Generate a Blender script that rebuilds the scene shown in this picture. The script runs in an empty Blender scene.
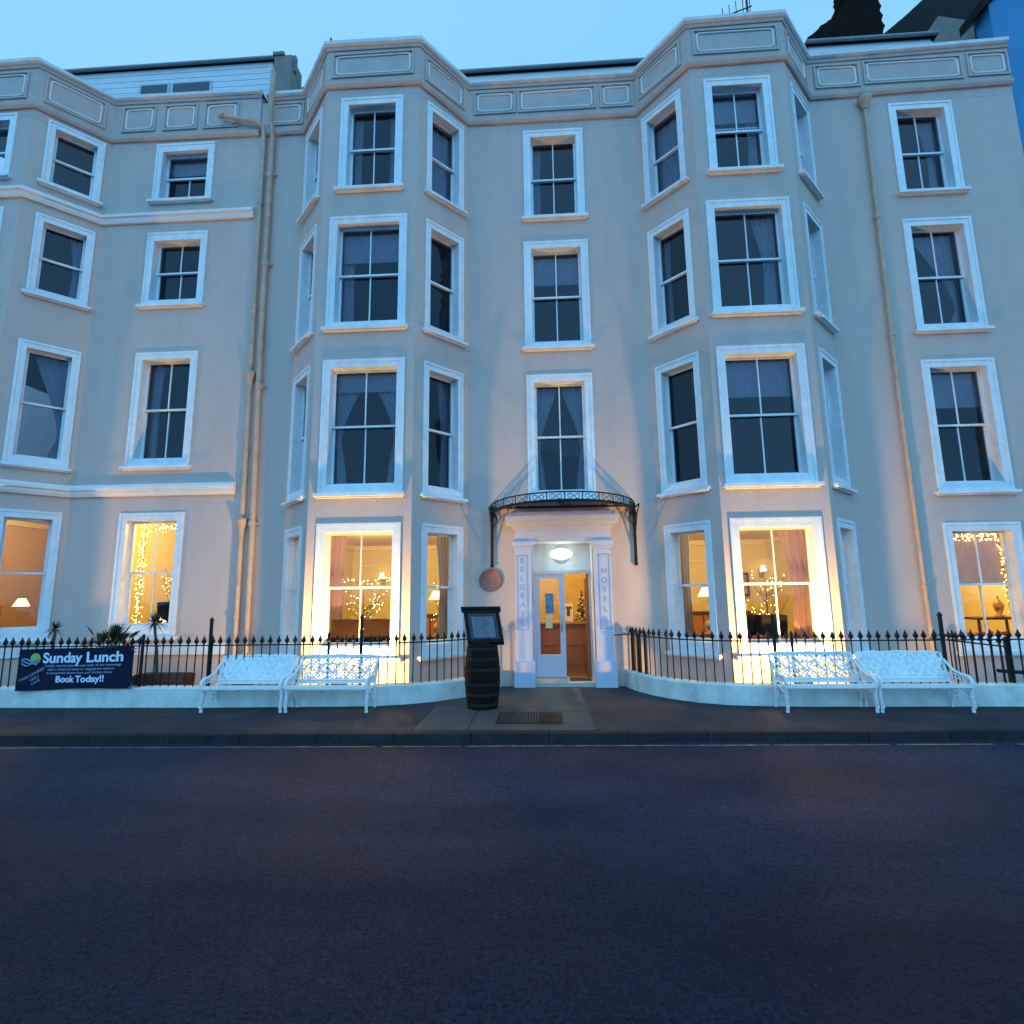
import bpy, math, random
from mathutils import Vector, Matrix
R = math.radians
PI = math.pi
rnd = random.Random(7)
scene = bpy.context.scene
COL = scene.collection

# ------------------------------------------------------------ camera
F_, PITCH, YAW, ROLL = 535.0, .154, .055, .012
CAMX, CAMY, CAMZ = -.041, -9.7, 1.7
cam_d = bpy.data.cameras.new('camera'); cam = bpy.data.objects.new('camera', cam_d); COL.objects.link(cam)
cam_d.sensor_width = 36; cam_d.sensor_fit = 'HORIZONTAL'; cam_d.lens = F_ / 1024 * 36
cam_d.clip_start = .05; cam_d.clip_end = 500
cy, sy, cp, sp, cr, sr = math.cos(YAW), math.sin(YAW), math.cos(PITCH), math.sin(PITCH), math.cos(ROLL), math.sin(ROLL)
R0 = Vector((cy, sy, 0)); U0 = Vector((sy * sp, -cy * sp, cp)); FW = Vector((-sy * cp, cy * cp, sp))
RT = R0 * cr - U0 * sr; UP = R0 * sr + U0 * cr
m = Matrix((RT, UP, -FW)).transposed().to_4x4(); m.translation = Vector((CAMX, CAMY, CAMZ))
cam.matrix_world = m
scene.camera = cam

# ------------------------------------------------------------ world, light, exposure
SUN_EL, SUN_AZ = R(14), R(200)          # the last glow over the sea, behind the camera
w = bpy.data.worlds.new('World'); scene.world = w; w.use_nodes = True
nt = w.node_tree; nt.nodes.clear()
N = nt.nodes.new; L = nt.links.new
out = N('ShaderNodeOutputWorld'); bg = N('ShaderNodeBackground'); tc = N('ShaderNodeTexCoord'); sep = N('ShaderNodeSeparateXYZ')
L(tc.outputs['Generated'], sep.inputs[0])
mr = N('ShaderNodeMapRange'); mr.inputs['From Min'].default_value = .25; mr.inputs['From Max'].default_value = -1
mr.inputs['To Min'].default_value = 0; mr.inputs['To Max'].default_value = 1; L(sep.outputs['Y'], mr.inputs['Value'])
ns = N('ShaderNodeTexNoise'); ns.inputs['Scale'].default_value = 1.6; ns.inputs['Detail'].default_value = 3
mp = N('ShaderNodeMapping'); mp.inputs['Scale'].default_value = (1, 1, 2.2); L(tc.outputs['Generated'], mp.inputs[0]); L(mp.outputs[0], ns.inputs['Vector'])
cl = N('ShaderNodeMix'); cl.data_type = 'RGBA'; L(ns.outputs['Fac'], cl.inputs['Factor'])
cl.inputs[6].default_value = (.19, .57, .97, 1); cl.inputs[7].default_value = (.37, .76, 1.06, 1)
gr = N('ShaderNodeMix'); gr.data_type = 'RGBA'; L(mr.outputs[0], gr.inputs['Factor'])
L(cl.outputs[2], gr.inputs[6]); gr.inputs[7].default_value = (.40, 1.25, 2.2, 1)
sky = N('ShaderNodeTexSky'); sky.sky_type = 'NISHITA'; sky.sun_disc = False; sky.sun_elevation = R(1.0); sky.sun_rotation = SUN_AZ
add = N('ShaderNodeMix'); add.data_type = 'RGBA'; add.blend_type = 'ADD'; add.inputs['Factor'].default_value = .02
L(gr.outputs[2], add.inputs[6]); L(sky.outputs[0], add.inputs[7])
L(add.outputs[2], bg.inputs['Color']); bg.inputs['Strength'].default_value = 1.0
L(bg.outputs[0], out.inputs[0])

sd = bpy.data.lights.new('dusk_sun', 'SUN'); sd.energy = .25; sd.angle = R(50); sd.color = (.35, .68, 1.0)
so = bpy.data.objects.new('dusk_sun', sd); COL.objects.link(so)
so.rotation_euler = (R(90) - SUN_EL - R(20), 0, R(20))
scene.view_settings.view_transform = 'Standard'; scene.view_settings.look = 'None'
scene.view_settings.exposure = 0; scene.view_settings.gamma = 1
scene.render.resolution_x = 1024; scene.render.resolution_y = 1024
try:
    scene.cycles.max_bounces = 8; scene.cycles.transparent_max_bounces = 16
    scene.cycles.sample_clamp_indirect = 4
except Exception: pass

FLOOD = 620      # watts of each facade floodlight
ROOM = 300        # watts of each room lamp

# ------------------------------------------------------------ helpers
def mat(name, col, rough=.6, var=.0, vscale=3., bump=0., bscale=60., metal=0., emit=None, es=0., spec=.5, col2=None, stretch=(1, 1, 1), trans=0, streak=0):
    m = bpy.data.materials.new(name); m.use_nodes = True
    t = m.node_tree; b = t.nodes['Principled BSDF']
    b.inputs['Base Color'].default_value = (*col, 1); b.inputs['Roughness'].default_value = rough
    b.inputs['Metallic'].default_value = metal; b.inputs['Specular IOR Level'].default_value = spec
    if trans: b.inputs['Transmission Weight'].default_value = trans
    tcn = t.nodes.new('ShaderNodeTexCoord'); mpn = t.nodes.new('ShaderNodeMapping'); mpn.inputs['Scale'].default_value = stretch
    gm = t.nodes.new('ShaderNodeNewGeometry'); t.links.new(gm.outputs['Position'], mpn.inputs[0])
    if var or col2:
        n = t.nodes.new('ShaderNodeTexNoise'); n.inputs['Scale'].default_value = vscale; n.inputs['Detail'].default_value = 6; n.inputs['Roughness'].default_value = .65
        t.links.new(mpn.outputs[0], n.inputs['Vector'])
        rmp = t.nodes.new('ShaderNodeMapRange'); rmp.inputs['From Min'].default_value = .35; rmp.inputs['From Max'].default_value = .65
        t.links.new(n.outputs['Fac'], rmp.inputs['Value'])
        mx = t.nodes.new('ShaderNodeMix'); mx.data_type = 'RGBA'
        c2 = col2 or tuple(c * (1 - var) for c in col)
        mx.inputs[6].default_value = (*c2, 1); mx.inputs[7].default_value = (*col, 1)
        t.links.new(rmp.outputs[0], mx.inputs['Factor']); src = mx.outputs[2]
        if streak:
            n2 = t.nodes.new('ShaderNodeTexNoise'); n2.inputs['Scale'].default_value = 1.; n2.inputs['Detail'].default_value = 5
            m2 = t.nodes.new('ShaderNodeMapping'); m2.inputs['Scale'].default_value = (2.6, 2.6, .35)
            t.links.new(gm.outputs['Position'], m2.inputs[0]); t.links.new(m2.outputs[0], n2.inputs['Vector'])
            r2 = t.nodes.new('ShaderNodeMapRange'); r2.inputs['From Min'].default_value = .4; r2.inputs['From Max'].default_value = .68
            r2.inputs['To Min'].default_value = 1; r2.inputs['To Max'].default_value = 1 - streak
            t.links.new(n2.outputs['Fac'], r2.inputs['Value'])
            vm = t.nodes.new('ShaderNodeVectorMath'); vm.operation = 'SCALE'; t.links.new(src, vm.inputs[0]); t.links.new(r2.outputs[0], vm.inputs['Scale'])
            src = vm.outputs[0]
        t.links.new(src, b.inputs['Base Color'])
    if bump:
        n = t.nodes.new('ShaderNodeTexNoise'); n.inputs['Scale'].default_value = bscale; n.inputs['Detail'].default_value = 4
        t.links.new(mpn.outputs[0], n.inputs['Vector'])
        bp = t.nodes.new('ShaderNodeBump'); bp.inputs['Strength'].default_value = bump; bp.inputs['Distance'].default_value = .02
        t.links.new(n.outputs['Fac'], bp.inputs['Height']); t.links.new(bp.outputs[0], b.inputs['Normal'])
    if emit: b.inputs['Emission Color'].default_value = (*emit, 1); b.inputs['Emission Strength'].default_value = es
    return m

def glass_mat(name, tint=(.9, .93, .95), refl=.0, k=1.1):
    m = bpy.data.materials.new(name); m.use_nodes = True; t = m.node_tree; t.nodes.clear()
    o = t.nodes.new('ShaderNodeOutputMaterial'); mx = t.nodes.new('ShaderNodeMixShader'); tr = t.nodes.new('ShaderNodeBsdfTransparent'); gl = t.nodes.new('ShaderNodeBsdfGlossy')
    gl.inputs['Roughness'].default_value = .015; gl.inputs['Color'].default_value = (.82, .86, 1, 1)
    tr.inputs['Color'].default_value = (*tint, 1)
    fr = t.nodes.new('ShaderNodeFresnel'); fr.inputs['IOR'].default_value = 1.52
    mu = t.nodes.new('ShaderNodeMath'); mu.operation = 'MULTIPLY_ADD'; mu.inputs[1].default_value = k; mu.inputs[2].default_value = refl; mu.use_clamp = True
    n = t.nodes.new('ShaderNodeTexNoise'); n.inputs['Scale'].default_value = 1.3
    bp = t.nodes.new('ShaderNodeBump'); bp.inputs['Strength'].default_value = .25; bp.inputs['Distance'].default_value = .05
    g = t.nodes.new('ShaderNodeNewGeometry'); t.links.new(g.outputs['Position'], n.inputs['Vector']); t.links.new(n.outputs['Fac'], bp.inputs['Height']); t.links.new(bp.outputs[0], gl.inputs['Normal'])
    t.links.new(fr.outputs[0], mu.inputs[0]); t.links.new(mu.outputs[0], mx.inputs[0]); t.links.new(tr.outputs[0], mx.inputs[1]); t.links.new(gl.outputs[0], mx.inputs[2]); t.links.new(mx.outputs[0], o.inputs[0])
    return m

def cloth_mat(name, col, through=.35):
    m = bpy.data.materials.new(name); m.use_nodes = True; t = m.node_tree; t.nodes.clear()
    o = t.nodes.new('ShaderNodeOutputMaterial'); mx = t.nodes.new('ShaderNodeMixShader'); a = t.nodes.new('ShaderNodeBsdfDiffuse'); b = t.nodes.new('ShaderNodeBsdfTranslucent')
    a.inputs[0].default_value = (*col, 1); b.inputs[0].default_value = (*col, 1); mx.inputs[0].default_value = through
    wv = t.nodes.new('ShaderNodeTexNoise'); wv.inputs['Scale'].default_value = 9
    g = t.nodes.new('ShaderNodeNewGeometry'); mp = t.nodes.new('ShaderNodeMapping'); mp.inputs['Scale'].default_value = (3, 3, .5)
    t.links.new(g.outputs['Position'], mp.inputs[0]); t.links.new(mp.outputs[0], wv.inputs['Vector'])
    c = t.nodes.new('ShaderNodeMix'); c.data_type = 'RGBA'; c.inputs[6].default_value = (*[x * .7 for x in col], 1); c.inputs[7].default_value = (*col, 1)
    t.links.new(wv.outputs['Fac'], c.inputs['Factor']); t.links.new(c.outputs[2], a.inputs[0]); t.links.new(c.outputs[2], b.inputs[0])
    t.links.new(a.outputs[0], mx.inputs[1]); t.links.new(b.outputs[0], mx.inputs[2]); t.links.new(mx.outputs[0], o.inputs[0])
    return m

def emit_mat(name, col, s):
    return mat(name, (.8, .8, .8), emit=col, es=s)

class MB:
    def __init__(s): s.v = []; s.f = []; s.sm = []
    def add(s, vs, fs, smooth=False):
        n = len(s.v); s.v += [tuple(v) for v in vs]
        for f in fs: s.f.append([n + i for i in f]); s.sm.append(smooth)
    def hexa(s, p):   # 8 corner points, bottom 4 ccw then top 4
        s.add(p, [(3, 2, 1, 0), (4, 5, 6, 7), (0, 1, 5, 4), (1, 2, 6, 5), (2, 3, 7, 6), (3, 0, 4, 7)])
    def box(s, x0, x1, y0, y1, z0, z1, T=None):
        p = [(x0, y0, z0), (x1, y0, z0), (x1, y1, z0), (x0, y1, z0), (x0, y0, z1), (x1, y0, z1), (x1, y1, z1), (x0, y1, z1)]
        if T: p = [T(*q) for q in p]
        s.hexa(p)
    def quad(s, a, b, c, d): s.add([a, b, c, d], [(0, 1, 2, 3)])
    def tube(s, pts, r, n=6, smooth=True, caps=True, closed=False):
        pts = [Vector(p) for p in pts]; rs = r if isinstance(r, (list, tuple)) else [r] * len(pts)
        k = len(pts); vs = []; prev = None
        for i, p in enumerate(pts):
            a = pts[(i - 1) % k] if (closed or i > 0) else p; b = pts[(i + 1) % k] if (closed or i < k - 1) else p
            t = (b - a)
            if t.length < 1e-9: t = Vector((0, 0, 1))
            t.normalize()
            if prev is None:
                u = t.cross(Vector((0, 0, 1)));
                if u.length < 1e-3: u = t.cross(Vector((1, 0, 0)))
            else: u = prev - t * prev.dot(t)
            if u.length < 1e-6: u = t.cross(Vector((1, 0, 0)))
            u.normalize(); prev = u; v = t.cross(u)
            for j in range(n):
                q = 2 * PI * j / n; vs.append(p + (u * math.cos(q) + v * math.sin(q)) * rs[i])
        fs = []
        for i in range(k if closed else k - 1):
            a, b = i * n, ((i + 1) % k) * n
            for j in range(n): fs.append((a + j, a + (j + 1) % n, b + (j + 1) % n, b + j))
        s.add(vs, fs, smooth)
        if caps and not closed:
            s.add(vs[:n], [tuple(range(n))]); s.add(vs[-n:], [tuple(range(n))])
    def lathe(s, prof, c=(0, 0, 0), n=20, smooth=True, sx=1, sy=1):
        vs = []; fs = []
        for r, z in prof:
            for j in range(n):
                q = 2 * PI * j / n; vs.append((c[0] + r * math.cos(q) * sx, c[1] + r * math.sin(q) * sy, c[2] + z))
        for i in range(len(prof) - 1):
            for j in range(n): fs.append((i * n + j, i * n + (j + 1) % n, (i + 1) * n + (j + 1) % n, (i + 1) * n + j))
        s.add(vs, fs, smooth)
        s.add(vs[:n], [tuple(range(n))]); s.add(vs[-n:], [tuple(range(n))])
    def poly(s, pts, y=None): s.add(pts, [tuple(range(len(pts)))])
    def prism(s, pts, off):    # polygon (list of 3d points) extruded by off
        n = len(pts); o = Vector(off); q = [Vector(p) + o for p in pts]
        s.add(list(pts) + q, [tuple(range(n))[::-1], tuple(range(n, 2 * n))] + [(i, (i + 1) % n, n + (i + 1) % n, n + i) for i in range(n)])
    def build(s, name, m, parent=None, origin=None):
        me = bpy.data.meshes.new(name); me.from_pydata(s.v, [], s.f); me.update()
        me.polygons.foreach_set('use_smooth', s.sm); me.materials.append(m)
        o = bpy.data.objects.new(name, me); COL.objects.link(o)
        if parent: o.parent = parent
        return o

def tag(o, label=None, cat=None, group=None, kind=None):
    if label: o['label'] = label
    if cat: o['category'] = cat
    if group: o['group'] = group
    if kind: o['kind'] = kind
    return o
def empty(name, loc, label, cat, group=None, rz=0):
    o = bpy.data.objects.new(name, None); COL.objects.link(o); o.location = loc; o.rotation_euler = (0, 0, rz); o.empty_display_size = .2
    return tag(o, label, cat, group)
def world_child(o, parent):   # geometry written in world space, parented to an empty standing at parent.location
    o.parent = parent; o.matrix_parent_inverse = Matrix.LocRotScale(parent.location, parent.rotation_euler, None).inverted()
    return o
def copy_tree(o, parent=None):
    c = o.copy(); COL.objects.link(c)
    if parent: c.parent = parent
    for ch in list(o.children): copy_tree(ch, c)
    return c

def sweep(mb, prof, pts, dz=None, closed_prof=True, caps=True):
    """prof: (d outward, z) list; pts: plan points; outward is to the right of travel (towards -y when going +x)"""
    P = [Vector(p) for p in pts]; n = len(prof); ring = []
    for i, p in enumerate(P):
        d1 = (P[i] - P[i - 1]).normalized() if i > 0 else None
        d2 = (P[i + 1] - P[i]).normalized() if i < len(P) - 1 else None
        if d1 is None: d1 = d2
        if d2 is None: d2 = d1
        n1 = Vector((d1.y, -d1.x)); n2 = Vector((d2.y, -d2.x)); b = (n1 + n2)
        b = b / max(.2, (1 + n1.dot(n2)))
        z0 = dz[i] if dz else 0
        ring += [(p.x + b.x * d, p.y + b.y * d, z + z0) for d, z in prof]
    fs = []
    for i in range(len(P) - 1):
        for j in range(n if closed_prof else n - 1):
            a, b_ = i * n, (i + 1) * n; k = (j + 1) % n
            fs.append((a + j, b_ + j, b_ + k, a + k))
    if caps and closed_prof: fs += [tuple(range(n)), tuple(range((len(P) - 1) * n, len(P) * n))[::-1]]
    mb.add(ring, fs)

class Seg:
    """a flat stretch of facade; u along it, d outward, z up"""
    def __init__(s, p0, p1):
        s.p0 = Vector(p0); s.p1 = Vector(p1); s.len = (s.p1 - s.p0).length; s.t = (s.p1 - s.p0) / s.len; s.n = Vector((s.t.y, -s.t.x)); s.holes = []
    def T(s, u, d, z): p = s.p0 + s.t * u + s.n * d; return (p.x, p.y, z)
    def wall(s, mb, z0, z1):
        us = sorted({0, s.len} | {h[0] for h in s.holes} | {h[1] for h in s.holes}); zs = sorted({z0, z1} | {h[2] for h in s.holes} | {h[3] for h in s.holes})
        us = [u for u in us if 0 <= u <= s.len]; zs = [z for z in zs if z0 <= z <= z1]
        for i in range(len(us) - 1):
            for j in range(len(zs) - 1):
                uc, zc = (us[i] + us[i + 1]) / 2, (zs[j] + zs[j + 1]) / 2
                if any(h[0] < uc < h[1] and h[2] < zc < h[3] for h in s.holes): continue
                mb.quad(s.T(us[i], 0, zs[j]), s.T(us[i + 1], 0, zs[j]), s.T(us[i + 1], 0, zs[j + 1]), s.T(us[i], 0, zs[j + 1]))

def text_obj(name, body, size, mtl, M, parent=None, bold=0.0, ext=.002, shear=0, align='CENTER', sx=1):
    c = bpy.data.curves.new(name, 'FONT'); c.body = body; c.size = size; c.align_x = align; c.align_y = 'CENTER'; c.extrude = ext; c.offset = bold; c.shear = shear
    t = bpy.data.objects.new(name, c); COL.objects.link(t)
    bpy.context.view_layer.update()
    me = bpy.data.meshes.new_from_object(t.evaluated_get(bpy.context.evaluated_depsgraph_get()))
    bpy.data.objects.remove(t); bpy.data.curves.remove(c)
    me.transform(Matrix.Diagonal((sx, 1, 1, 1))); me.transform(M)
    me.materials.clear(); me.materials.append(mtl)
    o = bpy.data.objects.new(name, me); COL.objects.link(o)
    if parent: o.parent = parent
    return o
def facing(x, y, z): return Matrix.Translation((x, y, z)) @ Matrix.Rotation(R(90), 4, 'X')   # text facing -y

# ------------------------------------------------------------ materials
CREAM = (.52, .41, .37)
M_wall = mat('cream_render', CREAM, .85, var=.05, vscale=3.5, bump=.35, bscale=40, streak=.075)
M_wall2 = mat('cream_render_parapet', (.50, .40, .37), .85, var=.10, vscale=4, bump=.3, bscale=35, streak=.09)
M_white = mat('white_gloss_paint', (.73, .75, .78), .5, var=.13, vscale=7, bump=.12, bscale=25, streak=.10)
M_trim = mat('pale_trim_paint', (.72, .66, .64), .55, var=.08, vscale=4)
M_cap = mat('parapet_coping', (.64, .65, .66), .7, var=.2, vscale=4, bump=.2)
M_plinth = mat('white_masonry_paint', (.66, .70, .66), .8, col2=(.50, .55, .50), vscale=4, bump=.6, bscale=14, streak=.2)
M_asph = None
M_black = mat('black_ironwork', (.006, .006, .008), .5, spec=.25, bump=.15)
M_pipe = mat('painted_drainpipe', (.50, .36, .27), .6, var=.25, vscale=6, bump=.1)
M_glass = glass_mat('window_glass', (.74, .80, .95), .0, .8)
M_glassw = glass_mat('clear_glass', (.95, .95, .95), .0, .8)
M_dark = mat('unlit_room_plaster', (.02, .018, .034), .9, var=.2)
M_curt = cloth_mat('net_curtain', (.50, .50, .50))
M_curt2 = cloth_mat('heavy_curtain', (.33, .27, .25), .2)
M_curtr = cloth_mat('patterned_curtain', (.45, .26, .20), .25)
M_blind = cloth_mat('roller_blind', (.62, .50, .46), .5)
M_slate = mat('slate', (.008, .006, .006), .8, var=.4, vscale=8, bump=.5, bscale=20, spec=.2)
M_clad = mat('white_cladding', (.62, .64, .68), .6, var=.1)
M_lead = mat('grey_gutter', (.22, .24, .25), .6, var=.2)
M_rubble = mat('dark_rubble_stone', (.014, .009, .007), .95, col2=(.004, .004, .004), vscale=5, bump=1., bscale=6, spec=.1)
M_grender = mat('grey_render', (.22, .19, .17), .9, var=.2)
M_blue = mat('blue_render', (.045, .22, .42), .85, var=.08, vscale=2, bump=.2)
M_room = mat('warm_plaster', (.72, .58, .27), .9, var=.05)
M_roomc = mat('room_ceiling', (.75, .62, .36), .9)
M_tan = mat('terracotta_plaster', (.62, .40, .19), .9, var=.05)
M_wood = mat('orange_wood', (.36, .13, .03), .4, var=.25, vscale=4, stretch=(6, 6, 1))
M_dwood = mat('dark_wood', (.05, .02, .012), .4, var=.3)
M_floor = mat('room_carpet', (.16, .07, .04), .9, var=.3, vscale=20)

# ------------------------------------------------------------ ground
def plane_obj(name, pts, m, z, kind='structure', label=None):
    b = MB(); b.poly([(x, y, z) for x, y in pts]); o = b.build(name, m); o['kind'] = kind; return o

def asphalt():
    m = bpy.data.materials.new('wet_asphalt'); m.use_nodes = True; t = m.node_tree; b = t.nodes['Principled BSDF']
    g = t.nodes.new('ShaderNodeNewGeometry'); Lk = t.links.new
    def noise(scale, det=4, st=(1, 1, 1), rough=.6):
        mp = t.nodes.new('ShaderNodeMapping'); mp.inputs['Scale'].default_value = st; Lk(g.outputs['Position'], mp.inputs[0])
        n = t.nodes.new('ShaderNodeTexNoise'); n.inputs['Scale'].default_value = scale; n.inputs['Detail'].default_value = det; n.inputs['Roughness'].default_value = rough; Lk(mp.outputs[0], n.inputs['Vector']); return n.outputs['Fac']
    def rng(src, a, b_, c, d):
        r = t.nodes.new('ShaderNodeMapRange'); r.inputs['From Min'].default_value = a; r.inputs['From Max'].default_value = b_; r.inputs['To Min'].default_value = c; r.inputs['To Max'].default_value = d; Lk(src, r.inputs['Value']); return r.outputs[0]
    def mul(a, b_):
        r = t.nodes.new('ShaderNodeMath'); r.operation = 'MULTIPLY'; Lk(a, r.inputs[0]); Lk(b_, r.inputs[1]); return r.outputs[0]
    big = rng(noise(.55, 3, (.5, 1.3, 1)), .35, .7, .75, 1.35)
    fine = rng(noise(42, 4, rough=.85), .38, .62, .35, 1.75)
    mid = rng(noise(9, 5), .3, .7, .85, 1.12)
    vo = t.nodes.new('ShaderNodeTexVoronoi'); vo.inputs['Scale'].default_value = 34; Lk(g.outputs['Position'], vo.inputs['Vector'])
    chip = rng(vo.outputs['Distance'], .12, .26, 1, 0)
    hs = rng(noise(31, 1), .56, .66, 0, 1)
    sy_ = t.nodes.new('ShaderNodeSeparateXYZ'); Lk(g.outputs['Position'], sy_.inputs[0])
    wy = t.nodes.new('ShaderNodeMath'); wy.operation = 'MULTIPLY_ADD'; Lk(noise(.7, 4), wy.inputs[0]); wy.inputs[1].default_value = 2.2; Lk(sy_.outputs['Y'], wy.inputs[2])
    kerbside = rng(wy.outputs[0], -5.6, -3.6, 1.0, 1.75)      # lighter strip along the kerb, with an uneven edge
    k = mul(mul(mul(big, fine), mid), kerbside)
    v = t.nodes.new('ShaderNodeVectorMath'); v.operation = 'SCALE'; v.inputs[0].default_value = (.0108, .0126, .0235); Lk(k, v.inputs['Scale'])
    mx = t.nodes.new('ShaderNodeMix'); mx.data_type = 'RGBA'; Lk(mul(chip, hs), mx.inputs['Factor']); Lk(v.outputs[0], mx.inputs[6]); mx.inputs[7].default_value = (.045, .047, .058, 1)
    Lk(mx.outputs[2], b.inputs['Base Color'])
    Lk(rng(noise(.8, 3, (.6, 1.6, 1)), .35, .65, .72, .85), b.inputs['Roughness']); b.inputs['Specular IOR Level'].default_value = .16
    bp = t.nodes.new('ShaderNodeBump'); bp.inputs['Strength'].default_value = .9; bp.inputs['Distance'].default_value = .012; Lk(noise(70, 4), bp.inputs['Height']); Lk(bp.outputs[0], b.inputs['Normal'])
    return m
M_asph = asphalt()
def kerb_y(x): return -3.24 + .0255 * x
plane_obj('ground', [(-150, -150), (150, -150), (150, 60), (-150, 60)], mat('dark_ground', (.05, .05, .05), .9), -.03)
plane_obj('road', [(-80, -11.5), (80, -11.5), (80, kerb_y(80)), (-80, kerb_y(-80))], M_asph, .03)
M_pave = mat('pavement_tarmac', (.050, .046, .056), .85, spec=.12, var=.35, vscale=1.7, bump=.5, bscale=70)
M_conc = mat('pavement_concrete', (.078, .078, .076), .8, spec=.15, var=.3, vscale=2.2, bump=.3, bscale=50)
M_kerb = mat('kerb_stone', (.032, .029, .031), .8, spec=.1, var=.4, vscale=5, bump=.4, bscale=30)
kw = .13
plane_obj('pavement', [(-40, kerb_y(-40) + kw), (40, kerb_y(40) + kw), (40, .6), (-40, .6)], M_pave, .12)
# concrete apron in front of the door, with joints
b = MB(); yA = kerb_y(0) + kw
for x0, x1, y0, y1 in [(-1.62, -.98, -3.10, -1.62), (-.96, .55, -3.09, -2.05), (-.96, .55, -2.03, -.02), (-1.62, -.98, -1.6, -.3)]:
    b.box(x0, x1, y0 + (.03 if y0 < -3 else 0), y1, .1, .1245)
b.build('pavement', M_conc)['kind'] = 'structure'
b = MB(); b.box(.556, .585, -3.05, .0, .1, .1242); b.box(-1.66, -1.63, -3.09, -1.5, .1, .1242)
b.build('pavement', mat('dark_joint', (.02, .018, .016), .9))['kind'] = 'structure'
b = MB(); x = -36
while x < 36:
    L_ = .9; x1 = x + L_ - .008; z = .125 + rnd.uniform(-.003, .003)
    p = [(x, kerb_y(x), 0 - .05), (x1, kerb_y(x1), -.05), (x1, kerb_y(x1) + kw, -.05), (x, kerb_y(x) + kw, -.05),
         (x, kerb_y(x) + .012, z), (x1, kerb_y(x1) + .012, z), (x1, kerb_y(x1) + kw, z), (x, kerb_y(x) + kw, z)]
    b.hexa(p); x += L_
b.build('kerb', M_kerb)['kind'] = 'structure'
b = MB(); x = -30
while x < 30:      # worn single yellow line
    L_ = rnd.uniform(.8, 2.6); wd = rnd.uniform(.022, .04)
    b.quad((x, kerb_y(x) - .17, .034), (x + L_, kerb_y(x + L_) - .17, .034), (x + L_, kerb_y(x + L_) - .17 + wd, .034), (x, kerb_y(x) - .17 + wd, .034)); x += L_ + rnd.uniform(.0, .25)
b.build('yellow_line', mat('worn_yellow_paint', (.42, .30, .09), .7, col2=(.07, .06, .045), vscale=7))['kind'] = 'structure'
b = MB(); b.poly([(-30, -13.6, .1), (40, -13.6, .1), (40, -11.5, .1), (-30, -11.5, .1)]); b.build('pavement', M_pave)['kind'] = 'structure'

# ------------------------------------------------------------ buildings: plan lines
PR_ = -.886
H = [(-5.70, 0), (-4.855, 0), (-4.02, PR_), (-2.223, PR_), (-1.389, 0), (2.057, 0), (2.894, PR_), (4.634, PR_), (5.504, 0), (9.40, 0)]
HZ = [0, 0, .07, .05, -.04, -.05, .04, .07, .07, .16]         # the coping is not quite level
LB = [(-12.75, 0), (-11.86, -.895), (-10.014, -.895), (-9.127, 0), (-5.70, 0)]
hotel = empty('hotel_building', (0, 0, 0), 'cream four storey building with two full height canted bays and a central door', 'building')
wing = empty('terraced_building', (-9, 0, 0), 'cream building left of the twin drainpipes with stepped string courses and one canted bay', 'building')

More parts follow.
